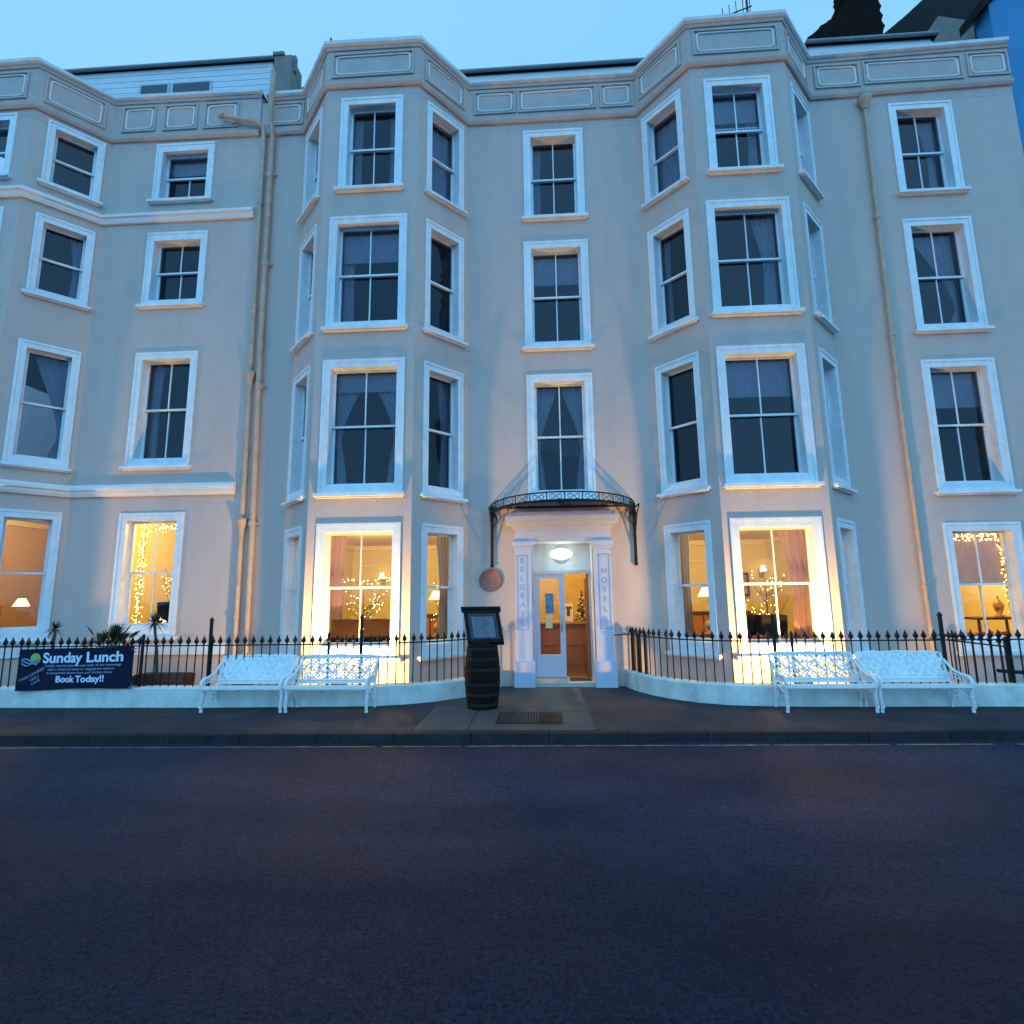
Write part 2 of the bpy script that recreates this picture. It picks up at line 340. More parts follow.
SILLM = M_white
def window(parent, seg, uc, wd, z0, z1, style='2x2', bot=.14, curtain=None, gl=None, top=.145, label=None, side=.145, sash_open=0, wc=None, deep=.2):
    T = seg.T; u0, u1 = uc - wd / 2, uc + wd / 2
    a, c, e, g = u0 + side, u1 - side, z0 + bot, z1 - top        # clear opening
    seg.holes.append((a - .03, c + .03, e - .03, g + .03))
    b = MB()
    # stepped architrave: outer roll, flat, then the splayed lining
    def ring(o0, o1, o2, o3, i0, i1, i2, i3, d0, d1):
        for (A, B) in (((o0, o2, i0, i2, 'l')), ): pass
    def rect_ring(x0, x1, y0, y1, X0, X1, Y0, Y1, d0, d1):    # outer rect, inner rect, depth from d0 to d1
        b.box(x0, X0, d0, d1, y0, y1, T); b.box(X1, x1, d0, d1, y0, y1, T)
        b.box(X0, X1, d0, d1, Y1, y1, T)
        if Y0 > y0 + .001: b.box(X0, X1, d0, d1, y0, Y0, T)
    s1, s2 = .045, .09
    rect_ring(u0, u1, z0 + .02, z1, u0 + s1, u1 - s1, z0 + .02, z1 - s1, -.01, .026)
    rect_ring(u0 + s1, u1 - s1, z0 + .02, z1 - s1, a, c, e - .03, g, -.01, .014)
    rect_ring(a - .03, c + .03, e - .03, g + .03, a, c, e, g, -deep - .06, -.01)
    w_ = b.build('window', M_white); world_child(w_, parent)
    if label: w_['label'] = label
    # sill
    b = MB(); b.box(u0 - .05, u1 + .05, -.01, .10, z0 - .03, z0 + .02, T); b.box(u0 - .02, u1 + .02, -.01, .06, z0 - .055, z0 - .03, T)
    o = b.build('sill', SILLM, w_)
    # sashes
    b = MB(); st = .042; mz = (e + g) / 2 + .01
    dU0, dU1, dL0, dL1 = -deep + .015, -deep + .05, -deep - .03, -deep + .01
    def sash(zb, zt, d0, d1, bars, br):
        b.box(a, a + st, d0, d1, zb, zt, T); b.box(c - st, c, d0, d1, zb, zt, T)
        b.box(a + st, c - st, d0, d1, zt - .035, zt, T); b.box(a + st, c - st, d0, d1, zb, zb + br, T)
        if bars:
            m_ = (a + c) / 2; b.box(m_ - .011, m_ + .011, d0 + .004, d1 - .004, zb + br, zt - .035, T)
    up = style[0] == '2'; lo = style[-1] == '2'
    sash(mz - .02, g, dU0, dU1, up, .038); sash(e + sash_open, mz + .02 + sash_open, dL0, dL1, lo, .05)
    b.build('sash', M_white, w_)
    b = MB(); dg = -deep + .03
    b.quad(T(a, dg, mz), T(c, dg, mz), T(c, dg, g), T(a, dg, g))
    dg = -deep - .01; b.quad(T(a, dg, e + sash_open), T(c, dg, e + sash_open), T(c, dg, mz), T(a, dg, mz))
    b.build('pane', gl or M_glass, w_)
    if curtain:
        W_, Hh = c - a, g - e; dC = -deep - .14
        def drape(mm, uL, uR_top, uR_mid, ztop, zbot, tie):   # uL fixed outer edge; inner edge pulled back to the tie
            n, mrow = 22, 18; vs = []; fs = []; bb = MB()
            for i in range(mrow + 1):
                t = i / mrow; z = ztop + (zbot - ztop) * t
                k = math.sin(min(1, t / tie) * PI / 2) ** 1.4 if t < tie else 1 - .5 * ((t - tie) / (1 - tie + 1e-6)) ** .7 * .6
                ue = uR_top + (uR_mid - uR_top) * k
                for j in range(n + 1):
                    s = j / n; vs.append(T(uL + (ue - uL) * s, dC + .03 * math.sin(s * 26 + .6 * math.sin(t * 3)), z))
            for i in range(mrow):
                for j in range(n): q = i * (n + 1) + j; fs.append((q, q + 1, q + n + 2, q + n + 1))
            bb.add(vs, fs, True); bb.build('curtain', mm, w_)
        mm = wc or M_curt
        if 'T' in curtain:   # pair tied back
            drape(mm, a - .1, a + W_ * .46, a + W_ * .10, g + .02, e - .02, .62); drape(mm, c + .1, c - W_ * .46, c - W_ * .10, g + .02, e - .02, .62)
        if 'S' in curtain:   # straight pair
            drape(mm, a - .1, a + W_ * .22, a + W_ * .2, g + .02, e - .02, .5); drape(mm, c + .1, c - W_ * .22, c - W_ * .2, g + .02, e - .02, .5)
        if 'L' in curtain: drape(mm, a - .1, a + W_ * .24, a + W_ * .2, g + .02, e - .02, .5)
        if 'R' in curtain: drape(mm, c + .1, c - W_ * .36, c - W_ * .22, g + .02, e - .02, .6)
        if 'r' in curtain: drape(mm, c + .1, c - W_ * .8, c - W_ * .12, g + .02, e - .02, .8)
        if 'F' in curtain: drape(mm, a - .1, c + .1, c + .1, g + .02, e - .02, .5)
        if 'P' in curtain:   # pelmet
            bb = MB(); n = 24; vs = [T(a - .1 + (W_ + .2) * j / n, dC + .06 + .02 * math.sin(j * 1.9), z) for z in (g + .02, g - Hh * .17) for j in range(n + 1)]
            bb.add(vs, [(j, j + 1, n + 2 + j, n + 1 + j) for j in range(n)], True); bb.build('pelmet', mm, w_)
        if 'B' in curtain:
            bb = MB(); bb.box(a - .02, c + .02, dC + .05, dC + .055, mz - .02, g + .02, T); bb.build('blind', M_blind, w_)
        if 'b' in curtain:
            bb = MB(); bb.box(a - .02, c + .02, dC + .05, dC + .055, g - Hh * .32, g + .02, T); bb.build('blind', M_curt, w_)
    return w_

# ---- hotel wall segments
segs = [Seg(H[i], H[i + 1]) for i in range(len(H) - 1)]
(sA, sLc, sLf, sRc, sC, sQl, sQf, sQr, sE) = segs
ROWS = {1: (.70, 2.93), 2: (3.42, 5.87), 3: (6.455, 8.69), 4: (9.24, 11.22)}
ROWQ = {1: (.70, 2.89), 2: (3.43, 5.86), 3: (6.453, 8.634), 4: (9.197, 11.14)}
FW_ = {1: 1.45, 2: 1.477, 3: 1.454, 4: 1.21}
BOT = {1: .2, 2: .19, 3: .15, 4: .11}
tA = (.104 + .838) / 2; tw = .734
curt_front = {('L', 2): 'TP', ('L', 3): 'Lb', ('L', 4): 'S', ('Q', 2): 'b', ('Q', 3): 'R', ('Q', 4): 'bR'}
for side, rows, sf, s1, s2 in (('L', ROWS, sLf, sLc, sRc), ('Q', ROWQ, sQf, sQl, sQr)):
    fc = (-3.122 - H[2][0]) if side == 'L' else (3.736 - H[6][0])
    for r in (1, 2, 3, 4):
        z0, z1 = rows[r]; lit = r == 1
        if lit: cf, wcf = ('L' if side == 'L' else 'R'), M_curtr
        else: cf, wcf = curt_front.get((side, r)), M_curt
        window(hotel, sf, fc, FW_[r], z0, z1, '2x2', BOT[r], curtain=cf, gl=M_glassw if lit else M_glass, wc=wcf, sash_open=.09 if (side == 'Q' and r == 4) else 0)
        # cants
        cl_ = {1: 'R', 2: 'R', 3: 'L' if side == 'Q' else None, 4: 'F'}[r]
        window(hotel, s1, s1.len * (tA), s1.len * tw, z0, z1, '1x1', BOT[r], curtain='L' if lit else cl_, gl=M_glassw if lit else M_glass, side=.12, wc=M_curt2 if lit else None)
        window(hotel, s2, s2.len * (1 - tA), s2.len * tw, z0, z1, '1x1', BOT[r], curtain='R' if lit else cl_, gl=M_glassw if lit else M_glass, side=.12, wc=M_curt2 if lit else None)
for r, (z0, z1), wd, cu in ((2, (3.40, 5.842), 1.243, 'T'), (3, (6.37, 8.625), 1.264, 'b'), (4, (9.124, 11.13), 1.213, 'L')):
    window(hotel, sC, .352 - H[4][0], wd, z0, z1, '2x2', BOT[r], curtain=cu)
for r, (z0, z1), wd, cu in ((1, (.65, 2.857), 1.29, 'B'), (2, (3.397, 5.871), 1.283, 'b'), (3, (6.433, 8.726), 1.259, 'r'), (4, (9.271, 11.265), 1.208, 'R')):
    window(hotel, sE, 7.605 - H[8][0], wd, z0, z1, '2x2', BOT[r], curtain=cu, gl=M_glassw if r == 1 else M_glass)
# door opening in the centre wall
dx0, dx1 = -.22, .86
sC.holes.append((dx0 - H[4][0], dx1 - H[4][0], 0, 2.65))
b = MB()
for s in segs: s.wall(b, -.05, 12.2)
world_child(b.build('wall', M_wall), hotel)

def off(pts, d):
    b = MB(); sweep(b, [(d, 0)], pts, closed_prof=False, caps=False); return [(v[0], v[1]) for v in b.v]
def parapet(parent, pts, dzs, zt, zb, panels, segs_, back=True):
    b = MB()
    # upper wall carried to the coping, its back, and the two cornices
    sweep(b, [(0.002, zb - .02), (.03, zb - .02), (.03, zt - .02), (-.28, zt - .02), (-.28, zb - .3), (0.002, zb - .3)], pts, dzs)
    world_child(b.build('parapet', M_wall2), parent)
    b = MB(); sweep(b, [(-.30, zt - .10), (.085, zt - .10), (.12, zt - .07), (.12, zt), (.05, zt + .02), (-.30, zt + .02)], pts, dzs)
    world_child(b.build('coping', M_cap), parent)
    b = MB(); sweep(b, [(-.02, zb - .10), (.045, zb - .10), (.075, zb - .055), (.085, zb - .01), (.03, zb + .02), (-.02, zb + .02)], pts, dzs)
    sweep(b, [(-.02, zt - .17), (.05, zt - .16), (.07, zt - .102), (-.02, zt - .102)], pts, dzs)
    world_child(b.build('cornice', M_wall2), parent)
    for k, u0, u1 in panels:
        s = segs_[k]; z_a = zb + (dzs[k] + (dzs[k + 1] - dzs[k]) * ((u0 + u1) / 2 / s.len)) + .2; z_b = z_a + (zt - zb) - .5
        b = MB()
        # raised field edge (square, cream) and rounded moulding (white)
        e = .05
        for (x0, x1, y0, y1) in ((u0 - e, u1 + e, z_b + .04, z_b + .075), (u0 - e, u1 + e, z_a - .075, z_a - .04), (u0 - e - .035, u0 - e, z_a - .075, z_b + .075), (u1 + e, u1 + e + .035, z_a - .075, z_b + .075)):
            b.box(x0, x1, .02, .058, y0, y1, s.T)
        world_child(b.build('panel_border', M_wall2), parent)
        b = MB(); rr = .07; pts3 = []
        for cxn, czn, a0 in ((u1 - rr, z_b - rr, 0), (u0 + rr, z_b - rr, 90), (u0 + rr, z_a + rr, 180), (u1 - rr, z_a + rr, 270)):
            for q in range(5):
                an = R(a0 + 90 * q / 4); pts3.append(s.T(cxn + rr * math.cos(an), .034, czn + rr * math.sin(an)))
        b.tube(pts3, .021, 6, closed=True)
        world_child(b.build('panel_moulding', M_trim), parent)
hp = [(0, .12, .72), (1, .2, 1.0), (2, .18, 1.62), (3, .2, 1.0), (5, .2, 1.0), (6, .17, 1.57), (7, .2, 1.0)]
o = -H[4][0]
hp += [(4, -1.18 + o, -.48 + o), (4, -.27 + o, 1.17 + o), (4, 1.42 + o, 1.92 + o)]
o = -H[8][0]
hp += [(8, 5.72 + o, 6.44 + o), (8, 6.68 + o, 8.42 + o), (8, 8.68 + o, 9.30 + o)]
parapet(hotel, H, HZ, 12.36, 11.47, hp, segs)
# roof deck
b = MB(); b.poly([(x, y, 12.18) for x, y in off(H, -.05)] + [(9.4, 9, 12.18), (-5.7, 9, 12.18)]); world_child(b.build('roof', M_lead), hotel)
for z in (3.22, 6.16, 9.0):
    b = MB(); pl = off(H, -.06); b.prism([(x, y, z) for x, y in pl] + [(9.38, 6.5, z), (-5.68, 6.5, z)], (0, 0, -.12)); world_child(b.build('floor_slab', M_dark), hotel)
b = MB()
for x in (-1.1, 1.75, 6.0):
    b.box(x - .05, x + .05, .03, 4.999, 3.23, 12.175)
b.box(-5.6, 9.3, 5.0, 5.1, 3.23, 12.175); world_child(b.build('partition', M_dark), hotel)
b = MB(); b.box(-5.66, 9.38, 6.5, 6.6, 0, 12.17); b.box(-5.76, -5.66, .05, 6.5, 0, 12.17); b.box(9.36, 9.39, .02, 6.5, 0, 12.17); world_child(b.build('wall', M_wall), hotel)

# ---- left building
lsegs = [Seg(LB[i], LB[i + 1]) for i in range(4)]
LR = {1: (.98, 3.36), 2: (4.19, 6.62), 3: (7.56, 9.27), 4: (9.92, 11.36)}
for r in (1, 2, 3, 4):
    z0, z1 = LR[r]; lit = r == 1; g_ = M_glassw if lit else M_glass
    s = lsegs[2]; window(wing, s, s.len * (1 - (.079 + .819) / 2), s.len * .74, z0, z1, '1x1', BOT[r], side=.13, gl=g_, curtain={2: 'r', 3: 'R'}.get(r), wc=None)
    s = lsegs[1]; window(wing, s, s.len / 2, 1.2, z0, z1, '2x2', BOT[r], gl=g_, curtain={2: 'T', 3: 'b'}.get(r))
    s = lsegs[0]; window(wing, s, s.len / 2, s.len * .74, z0, z1, '1x1', BOT[r], side=.13, gl=g_)
    s = lsegs[3]; window(wing, s, -7.45 - LB[3][0], 1.29, z0 + .03, z1 - .03, '1x2' if r == 4 else '2x2', BOT[r], gl=g_, curtain={2: 'L', 4: 'b'}.get(r), sash_open=.04 if r == 4 else 0, top=.18 if r > 2 else .145)
b = MB()
for s in lsegs: s.wall(b, -.05, 12.2)
s = Seg((-20, 0), (-12.75, 0)); s.wall(b, -.05, 12.2)
world_child(b.build('wall', M_wall), wing)
o = -LB[3][0]
lp = [(2, .2, 1.02), (1, .2, 1.6), (0, .2, 1.02), (3, -8.83 + o, -8.25 + o), (3, -7.9 + o, -7.32 + o), (3, -7.0 + o, -6.4 + o)]
LE = LB[:-1] + [(-5.84, 0)]
lsg = [Seg(LE[i], LE[i + 1]) for i in range(4)]
parapet(wing, LE, [0, 0, .02, .0, -.04], 12.50, 11.53, lp, lsg)
for zc, hh in ((3.76, .2), (9.57, .2)):
    b = MB(); sweep(b, [(-.02, zc - hh / 2), (.05, zc - hh / 2), (.075, zc - hh / 2 + .06), (.075, zc), (.11, zc + .02), (.11, zc + hh / 2 - .03), (.05, zc + hh / 2 + .03), (-.02, zc + hh / 2 + .03)], LE); world_child(b.build('string_course', M_trim), wing)
b = MB(); sweep(b, [(-.02, .70), (.05, .70), (.05, .86), (.02, .89), (-.02, .89)], LE); world_child(b.build('plinth_band', M_white), wing)
b = MB(); b.poly([(x, y, 12.18) for x, y in off(LE, -.05)] + [(-5.84, 9, 12.18), (-12.75, 9, 12.18)]); world_child(b.build('roof', M_lead), wing)
for z in (3.9, 7.1, 9.6):
    b = MB(); pl = off(LB, -.06); b.prism([(x, y, z) for x, y in pl] + [(-5.78, 6.5, z), (-12.75, 6.5, z)], (0, 0, -.12)); world_child(b.build('floor_slab', M_dark), wing)
b = MB(); b.box(-9.3, -9.2, .03, 5, 3.91, 12.1); b.box(-12.7, -5.8, 5.0, 5.1, 3.91, 12.1); world_child(b.build('partition', M_dark), wing)
b = MB(); b.box(-20, -5.84, 6.5, 6.6, 0, 12.1); b.box(-5.88, -5.78, .05, 6.5, 0, 12.1); world_child(b.build('wall', M_wall), wing)

# ------------------------------------------------------------ lit ground-floor rooms (shells belong to the buildings)
def room(parent, x0, x1, plan, zc, mw, lamps, depth=4.6):
    b = MB(); z0 = .3
    b.box(x0, x0 + .03, .04, depth, z0, zc); b.box(x1 - .03, x1, .04, depth, z0, zc); b.box(x0 + .03, x1 - .03, depth - .03, depth, z0, zc)
    world_child(b.build('room_wall', mw), parent)
    b = MB(); pp = [(x, y) for x, y in plan]; b.prism([(x, y, zc) for x, y in pp] + [(x1, depth, zc), (x0, depth, zc)], (0, 0, .04)); world_child(b.build('room_ceiling', M_roomc), parent)
    b = MB(); b.prism([(x, y, z0 - .05) for x, y in pp] + [(x1, depth, z0 - .05), (x0, depth, z0 - .05)], (0, 0, .05)); world_child(b.build('room_floor', M_floor), parent)
    b = MB(); y = depth - .03    # coving round the back and sides
    for q0, q1 in ((zc - .14, zc),):
        b.box(x0 + .03, x1 - .03, y - .12, y, zc - .12, zc - .001); b.box(x0 + .03, x0 + .13, .1, y - .12, zc - .12, zc - .001); b.box(x1 - .13, x1 - .03, .1, y - .12, zc - .12, zc - .001)
    b.box(x0 + .03, x1 - .03, y - .03, y, zc - .55, zc - .5)
    world_child(b.build('coving', M_roomc), parent)
pH = off(H, -.07)
room(hotel, -5.2, -1.15, [(-5.2, .05), pH[1], pH[2], pH[3], pH[4], (-1.15, .05)], 3.05, M_room, None)
room(hotel, 1.75, 5.85, [(1.75, .05), pH[5], pH[6], pH[7], pH[8], (5.85, .05)], 3.05, M_room, None)
room(hotel, 6.0, 9.34, [(6.0, .07), (9.34, .07)], 3.05, M_room, None, 4)
pL = off(LB, -.07)
room(wing, -12.7, -9.3, [(-12.7, .08), pL[1], pL[2], pL[3], (-9.3, .08)][0:4], 3.6, M_tan, None, 4)
room(wing, -9.1, -5.95, [(-9.1, .07), (-5.95, .07)], 3.6, M_room, None, 4)

GLOW = (1.0, .74, .26)
def point(name, loc, e, col=GLOW, r=.08, parent=None):
    d = bpy.data.lights.new(name, 'POINT'); d.energy = e; d.color = col; d.shadow_soft_size = r
    o = bpy.data.objects.new(name, d); COL.objects.link(o); o.location = loc
    if parent: world_child(o, parent)
    return o
M_bulb = emit_mat('warm_bulb', (1, .66, .25), 14)
M_fairy = emit_mat('fairy_light', (1, .62, .2), 9)
M_brass = mat('brass', (.5, .32, .1), .35, metal=1)
def pendant(x, y, z, e, label):
    t = empty('ceiling_lamp', (x, y, z), label, 'ceiling lamp', 'warm lamps in the ground floor rooms')
    b = MB(); b.lathe([(.05, .0), (.05, -.015), (.012, -.018), (.012, -.02)], (0, 0, 0), 10); b.build('stem', M_brass, t)
    b = MB(); b.lathe([(.08, -.0201), (.13, -.03), (.12, -.06), (.06, -.085), (.01, -.09)], (0, 0, 0), 14); b.build('globe', emit_mat('lamp_globe', (1, .72, .35), 6), t)
    o = point('lamp_light', (x, y, z - .22), e, parent=t, r=.1)
pendant(-3.4, .85, 3.05, ROOM, 'round ceiling lamp lighting the room behind the left bay')
pendant(3.7, .85, 3.05, ROOM, 'round ceiling lamp lighting the room behind the right bay')
pendant(7.9, 1.3, 3.05, ROOM * .8, 'round ceiling lamp in the room left of the blue building')
pendant(-10.9, 1.4, 3.6, ROOM * .35, 'round ceiling lamp in the orange room at the far left')
pendant(-7.3, 1.5, 3.6, ROOM * .7, 'round ceiling lamp in the room behind the string lit window')

# table lamps
def table_lamp(x, y, z, s, label, e=8):
    t = empty('table_lamp', (x, y, z), label, 'table lamp', 'table lamps glowing inside the windows'); t.scale = (s, s, s)
    b = MB(); b.lathe([(.07, 0), (.075, .02), (.03, .04), (.06, .12), (.075, .18), (.04, .25), (.015, .28), (.015, .33)], n=14); b.build('lamp_base', M_brass, t)
    b = MB(); b.lathe([(.17, .27), (.075, .46)], n=20); b.build('lamp_shade', emit_mat('lit_shade', (1, .74, .42), 1.7), t)
    point('lamp_light', (x, y - .02, z + .52 * s), e, parent=None).parent = t
    bpy.data.objects[t.children[-1].name].location = (0, 0, .5)
table_lamp(-9.97, .1, .98, .8, 'cream shaded table lamp in the orange room, far left of the photo', 9)
table_lamp(-1.98, .12, .98, .85, 'small table lamp in the narrow window beside the wine barrel')
table_lamp(2.86, .12, .98, .85, 'small table lamp in the narrow window right of the door')
table_lamp(8.3, .75, 1.2, 1.15, 'table lamp below the blind in the window nearest the blue building', 12)
# tables below the lamps
def table(x, y, w_, d_, h, z0, label):
    t = empty('side_table', (x, y, z0), label, 'table', 'tables inside the lit rooms')
    b = MB(); b.box(-w_ / 2, w_ / 2, -d_ / 2, d_ / 2, h - .04, h); b.build('table_top', M_dwood, t)
    for sx in (-1, 1):
        for s_ in (-1, 1):
            b = MB(); b.tube([(sx * (w_ / 2 - .05), s_ * (d_ / 2 - .05), 0), (sx * (w_ / 2 - .05), s_ * (d_ / 2 - .05), h - .04)], .025, 6); b.build('leg', M_dwood, t)
table(-10.1, .2, .8, .5, .68, .3, 'dark table carrying the lamp in the orange room')
table(-2.0, .2, .45, .4, .68, .3, 'little table under the lamp beside the wine barrel')
table(2.9, .2, .45, .4, .68, .3, 'little table under the lamp right of the door')
table(8.2, .8, .9, .5, .9, .3, 'table under the lamp nearest the blue building')
# dining chairs, tall backed
M_chair = mat('brown_upholstery', (.010, .005, .004), .9, var=.3, spec=.05)
M_bchair = mat('black_upholstery', (.008, .008, .010), .9, spec=.05)
def chair(x, y, rz, label, mm=M_chair, z=.3):
    t = empty('dining_chair', (x, y, z), label, 'chair', 'dining chairs inside the bay windows', rz)
    b = MB(); b.box(-.23, .23, -.22, .22, .42, .5); b.build('seat', mm, t)
    b = MB(); n = 8
    vs = []; fs = []
    for i in range(n + 1):
        a = -1 + 2 * i / n; top = 1.02 + .01 * (1 - a * a)
        for yy in (.2, .26):
            vs += [(a * .23, yy, .5), (a * .23, yy + .05, top)]
    for i in range(n):
        q = i * 4; fs += [(q, q + 4, q + 5, q + 1), (q + 2, q + 3, q + 7, q + 6), (q + 1, q + 5, q + 7, q + 3)]
    fs += [(0, 1, 3, 2), (n * 4, n * 4 + 2, n * 4 + 3, n * 4 + 1)]
    b.add(vs, fs); b.build('backrest', mm, t)
    for sx in (-1, 1):
        for s_ in (-1, 1): b = MB(); b.tube([(sx * .19, s_ * .18, 0), (sx * .2, s_ * .19, .42)], .02, 6); b.build('leg', M_dwood, t)
chair(-3.36, -.42, PI, 'brown high backed chair, left one of the pair in the left bay')
chair(-2.82, -.40, PI, 'brown high backed chair, right one of the pair in the left bay')
chair(3.42, .0, PI, 'brown high backed chair half hidden in the right bay', M_chair)
chair(3.72, -.15, PI + .2, 'black high backed chair behind the railing post in the right bay', M_bchair)
chair(-10.45, .15, PI + .1, 'black chair beside the shaded lamp in the orange room', M_bchair, .58)
chair(-7.3, .75, PI, 'dark chair behind the string lit window', M_bchair, .62)

# twig trees with tiny bulbs
M_twig = mat('dark_twigs', (.05, .03, .02), .8)
def light_tree(x, y, z, h, rad, label, nb=95, seed=1):
    rr = random.Random(seed); t = empty('lit_twig_tree', (x, y, z), label, 'decorative tree', 'twig trees with fairy lights')
    b = MB(); b.lathe([(.10, 0), (.12, .15), (.1, .16)], n=12); b.build('pot', M_dwood, t)
    b = MB(); b.tube([(0, 0, .1), (.01, 0, h * .5), (0, 0, h * .95)], [.02, .014, .004], 5); tips = []
    for i in range(26):
        z0 = h * rr.uniform(.3, .8); a = rr.uniform(0, 2 * PI); l = rad * rr.uniform(.6, 1.1)
        p1 = (l * .5 * math.cos(a), l * .5 * math.sin(a), z0 + .12); p2 = (l * math.cos(a + .2), l * math.sin(a + .2), z0 + h * .22 + rr.uniform(-.1, .1))
        b.tube([(0, 0, z0), p1, p2], [.007, .005, .002], 4); tips.append((p1, p2))
    b.build('twigs', M_twig, t)
    for i in range(nb):
        p1, p2 = tips[rr.randrange(len(tips))]; k = rr.random(); q = [p1[j] + (p2[j] - p1[j]) * k + rr.uniform(-.05, .05) for j in range(3)]
        bb = MB(); r = rr.uniform(.006, .011); bb.lathe([(.001, -r), (r, 0), (.001, r)], q, 5, False); bb.build('bulb', M_fairy, t)
light_tree(-3.4, .3, .3, 1.55, .42, 'bare twig tree with tiny bulbs behind the chairs in the left bay', 70, 3)
light_tree(3.95, .25, .3, 1.75, .42, 'bare twig tree with tiny bulbs in the middle of the right bay', 80, 4)
light_tree(3.25, .35, .3, 1.45, .35, 'shorter twig tree with tiny bulbs at the left edge of the right bay', 70, 5)
light_tree(-7.15, .5, .3, 2.0, .38, 'glowing twig tree in the string lit window left of the drainpipes', 95, 6)
light_tree(-1.98, .75, .3, 1.7, .25, 'dark twig tree behind the lamp beside the wine barrel', 30, 8)

def string_lights(pts, label, n=90, spread=.035, seed=2):
    rr = random.Random(seed); t = empty('string_lights', pts[0], label, 'string lights', 'fairy light strings round the windows')
    o = Vector(pts[0]); P = [Vector(p) - o for p in pts]; b = MB(); b.tube(P, .005, 4); b.build('cable', M_twig, t)
    ls = [(P[i + 1] - P[i]).length for i in range(len(P) - 1)]; T_ = sum(ls)
    for i in range(n):
        s = T_ * (i + .5) / n; k = 0
        while s > ls[k]: s -= ls[k]; k += 1
        q = P[k].lerp(P[k + 1], s / ls[k]); q = q + Vector((rr.uniform(-spread, spread), rr.uniform(-.02, .02), rr.uniform(-spread, spread)))
        bb = MB(); r = rr.uniform(.008, .014); bb.lathe([(.001, -r), (r, 0), (.001, r)], q, 5, False); bb.build('bulb', M_fairy, t)
string_lights([(-7.86, .31, 1.2), (-7.86, .31, 3.12), (-7.0, .31, 3.12)], 'dense fairy lights framing the left side of the window by the drainpipes', 98, .04)
string_lights([(7.14, .265, 1.9), (7.14, .265, 2.66), (8.07, .265, 2.66), (8.09, .265, 1.3)], 'fairy lights round the blind in the window nearest the blue building', 90, .03, 5)
string_lights([(-7.80, .33, 1.2), (-7.80, .33, 3.05), (-7.0, .33, 3.06)], 'second looser string of fairy lights inside the window by the drainpipes', 90, .06, 12)
string_lights([(7.14, .262, 2.6), (8.07, .262, 2.62)], 'row of fairy lights across the top of the blind nearest the blue building', 50, .05, 15)
string_lights([(-3.55, -.55, 2.0), (-3.1, -.55, 1.93), (-2.6, -.55, 2.0)], 'short garland of tiny lights across the left bay window', 24, .05, 6)
# window sill garlands of berries
M_red = mat('red_berries', (.40, .06, .03), .5, var=.4, vscale=30)
def garland(x0, x1, y, z, label, seed):
    rr = random.Random(seed); b = MB()
    for i in range(int((x1 - x0) * 60)):
        r = rr.uniform(.02, .045); c = (rr.uniform(x0, x1), y + rr.uniform(-.04, .04), z + rr.uniform(0, .06)); b.lathe([(.002, -r), (r * .8, -r * .5), (r * .8, r * .5), (.002, r)], c, 6, False)
    tag(b.build('sill_garland', M_red), label, 'garland', 'berry garlands on the inner window sills')
garland(-3.68, -2.55, -.62, .93, 'red berry garland along the sill of the left bay', 1)
garland(3.1, 4.35, -.62, .93, 'red berry garland along the sill of the right bay', 2)
garland(7.15, 8.05, .3, .9, 'dark red garland on the sill nearest the blue building', 3)
# picture on a wall, arched wall light
t = empty('wall_mirror', (-11.0, 3.9, 2.6), 'oval gilt mirror hanging in the orange room', 'mirror')
b = MB(); b.tube([(.28 * math.cos(i * PI / 12), 0, .42 * math.sin(i * PI / 12)) for i in range(24)], .03, 6, closed=True); b.build('frame', M_brass, t)
b = MB(); b.poly([(.27 * math.cos(i * PI / 12), .02, .41 * math.sin(i * PI / 12)) for i in range(24)]); b.build('mirror_glass', mat('mirror', (.7, .6, .5), .1, metal=1), t)
for x, z, lab in ((-2.3, 1.9, 'framed picture on the back wall seen through the left bay'), (4.8, 1.9, 'framed picture on the back wall seen through the right bay')):
    t = empty('framed_picture', (x, 4.5, z), lab, 'picture', 'pictures on the back walls')
    b = MB(); b.box(-.45, .45, -.04, .04, -.3, .3); b.build('frame', M_dwood, t); b = MB(); b.box(-.39, .39, -.05, -.041, -.24, .24); b.build('canvas', mat('faded_print', (.4, .3, .16), .6, var=.5, vscale=6), t)

M_shade2 = emit_mat('sconce_glow', (1, .74, .38), 4)
for x, y, z, lab in ((-4.3, 4.5, 2.15, 'lit wall sconce on the left of the back wall behind the left bay'), (-1.7, 4.5, 2.15, 'lit wall sconce on the right of the back wall behind the left bay'),
                     (2.5, 4.5, 2.15, 'lit wall sconce on the left of the back wall behind the right bay'), (5.6, 4.5, 2.2, 'lit wall sconce at the far right behind the right bay')):
    t = empty('wall_sconce', (x, y, z), lab, 'wall light', 'wall sconces in the dining rooms')
    b = MB(); b.box(-.05, .05, .0, .06, -.12, .12); b.tube([(0, 0, 0), (0, -.1, -.04), (0, -.12, .03)], .01, 5); b.build('arm', M_brass, t)
    b = MB(); b.lathe([(.08, .03), (.045, .17)], (0, -.12, 0), 14); b.build('lamp_shade', M_shade2, t)
for x, lab in ((-2.9, 'dark sideboard against the back wall behind the left bay'), (4.3, 'dark sideboard against the back wall behind the right bay')):
    t = empty('sideboard', (x, 4.2, .3), lab, 'sideboard', 'sideboards in the dining rooms')
    b = MB(); b.box(-.8, .8, -.22, .22, .1, .9); b.build('cabinet', M_dwood, t)
    for k in range(4): b = MB(); b.box(-.78 + k * .4, -.42 + k * .4, -.235, -.221, .15, .85); b.build('door', M_wood, t)
    b = MB(); b.box(-.83, .83, -.25, .24, .9, .94); b.build('top', M_dwood, t)
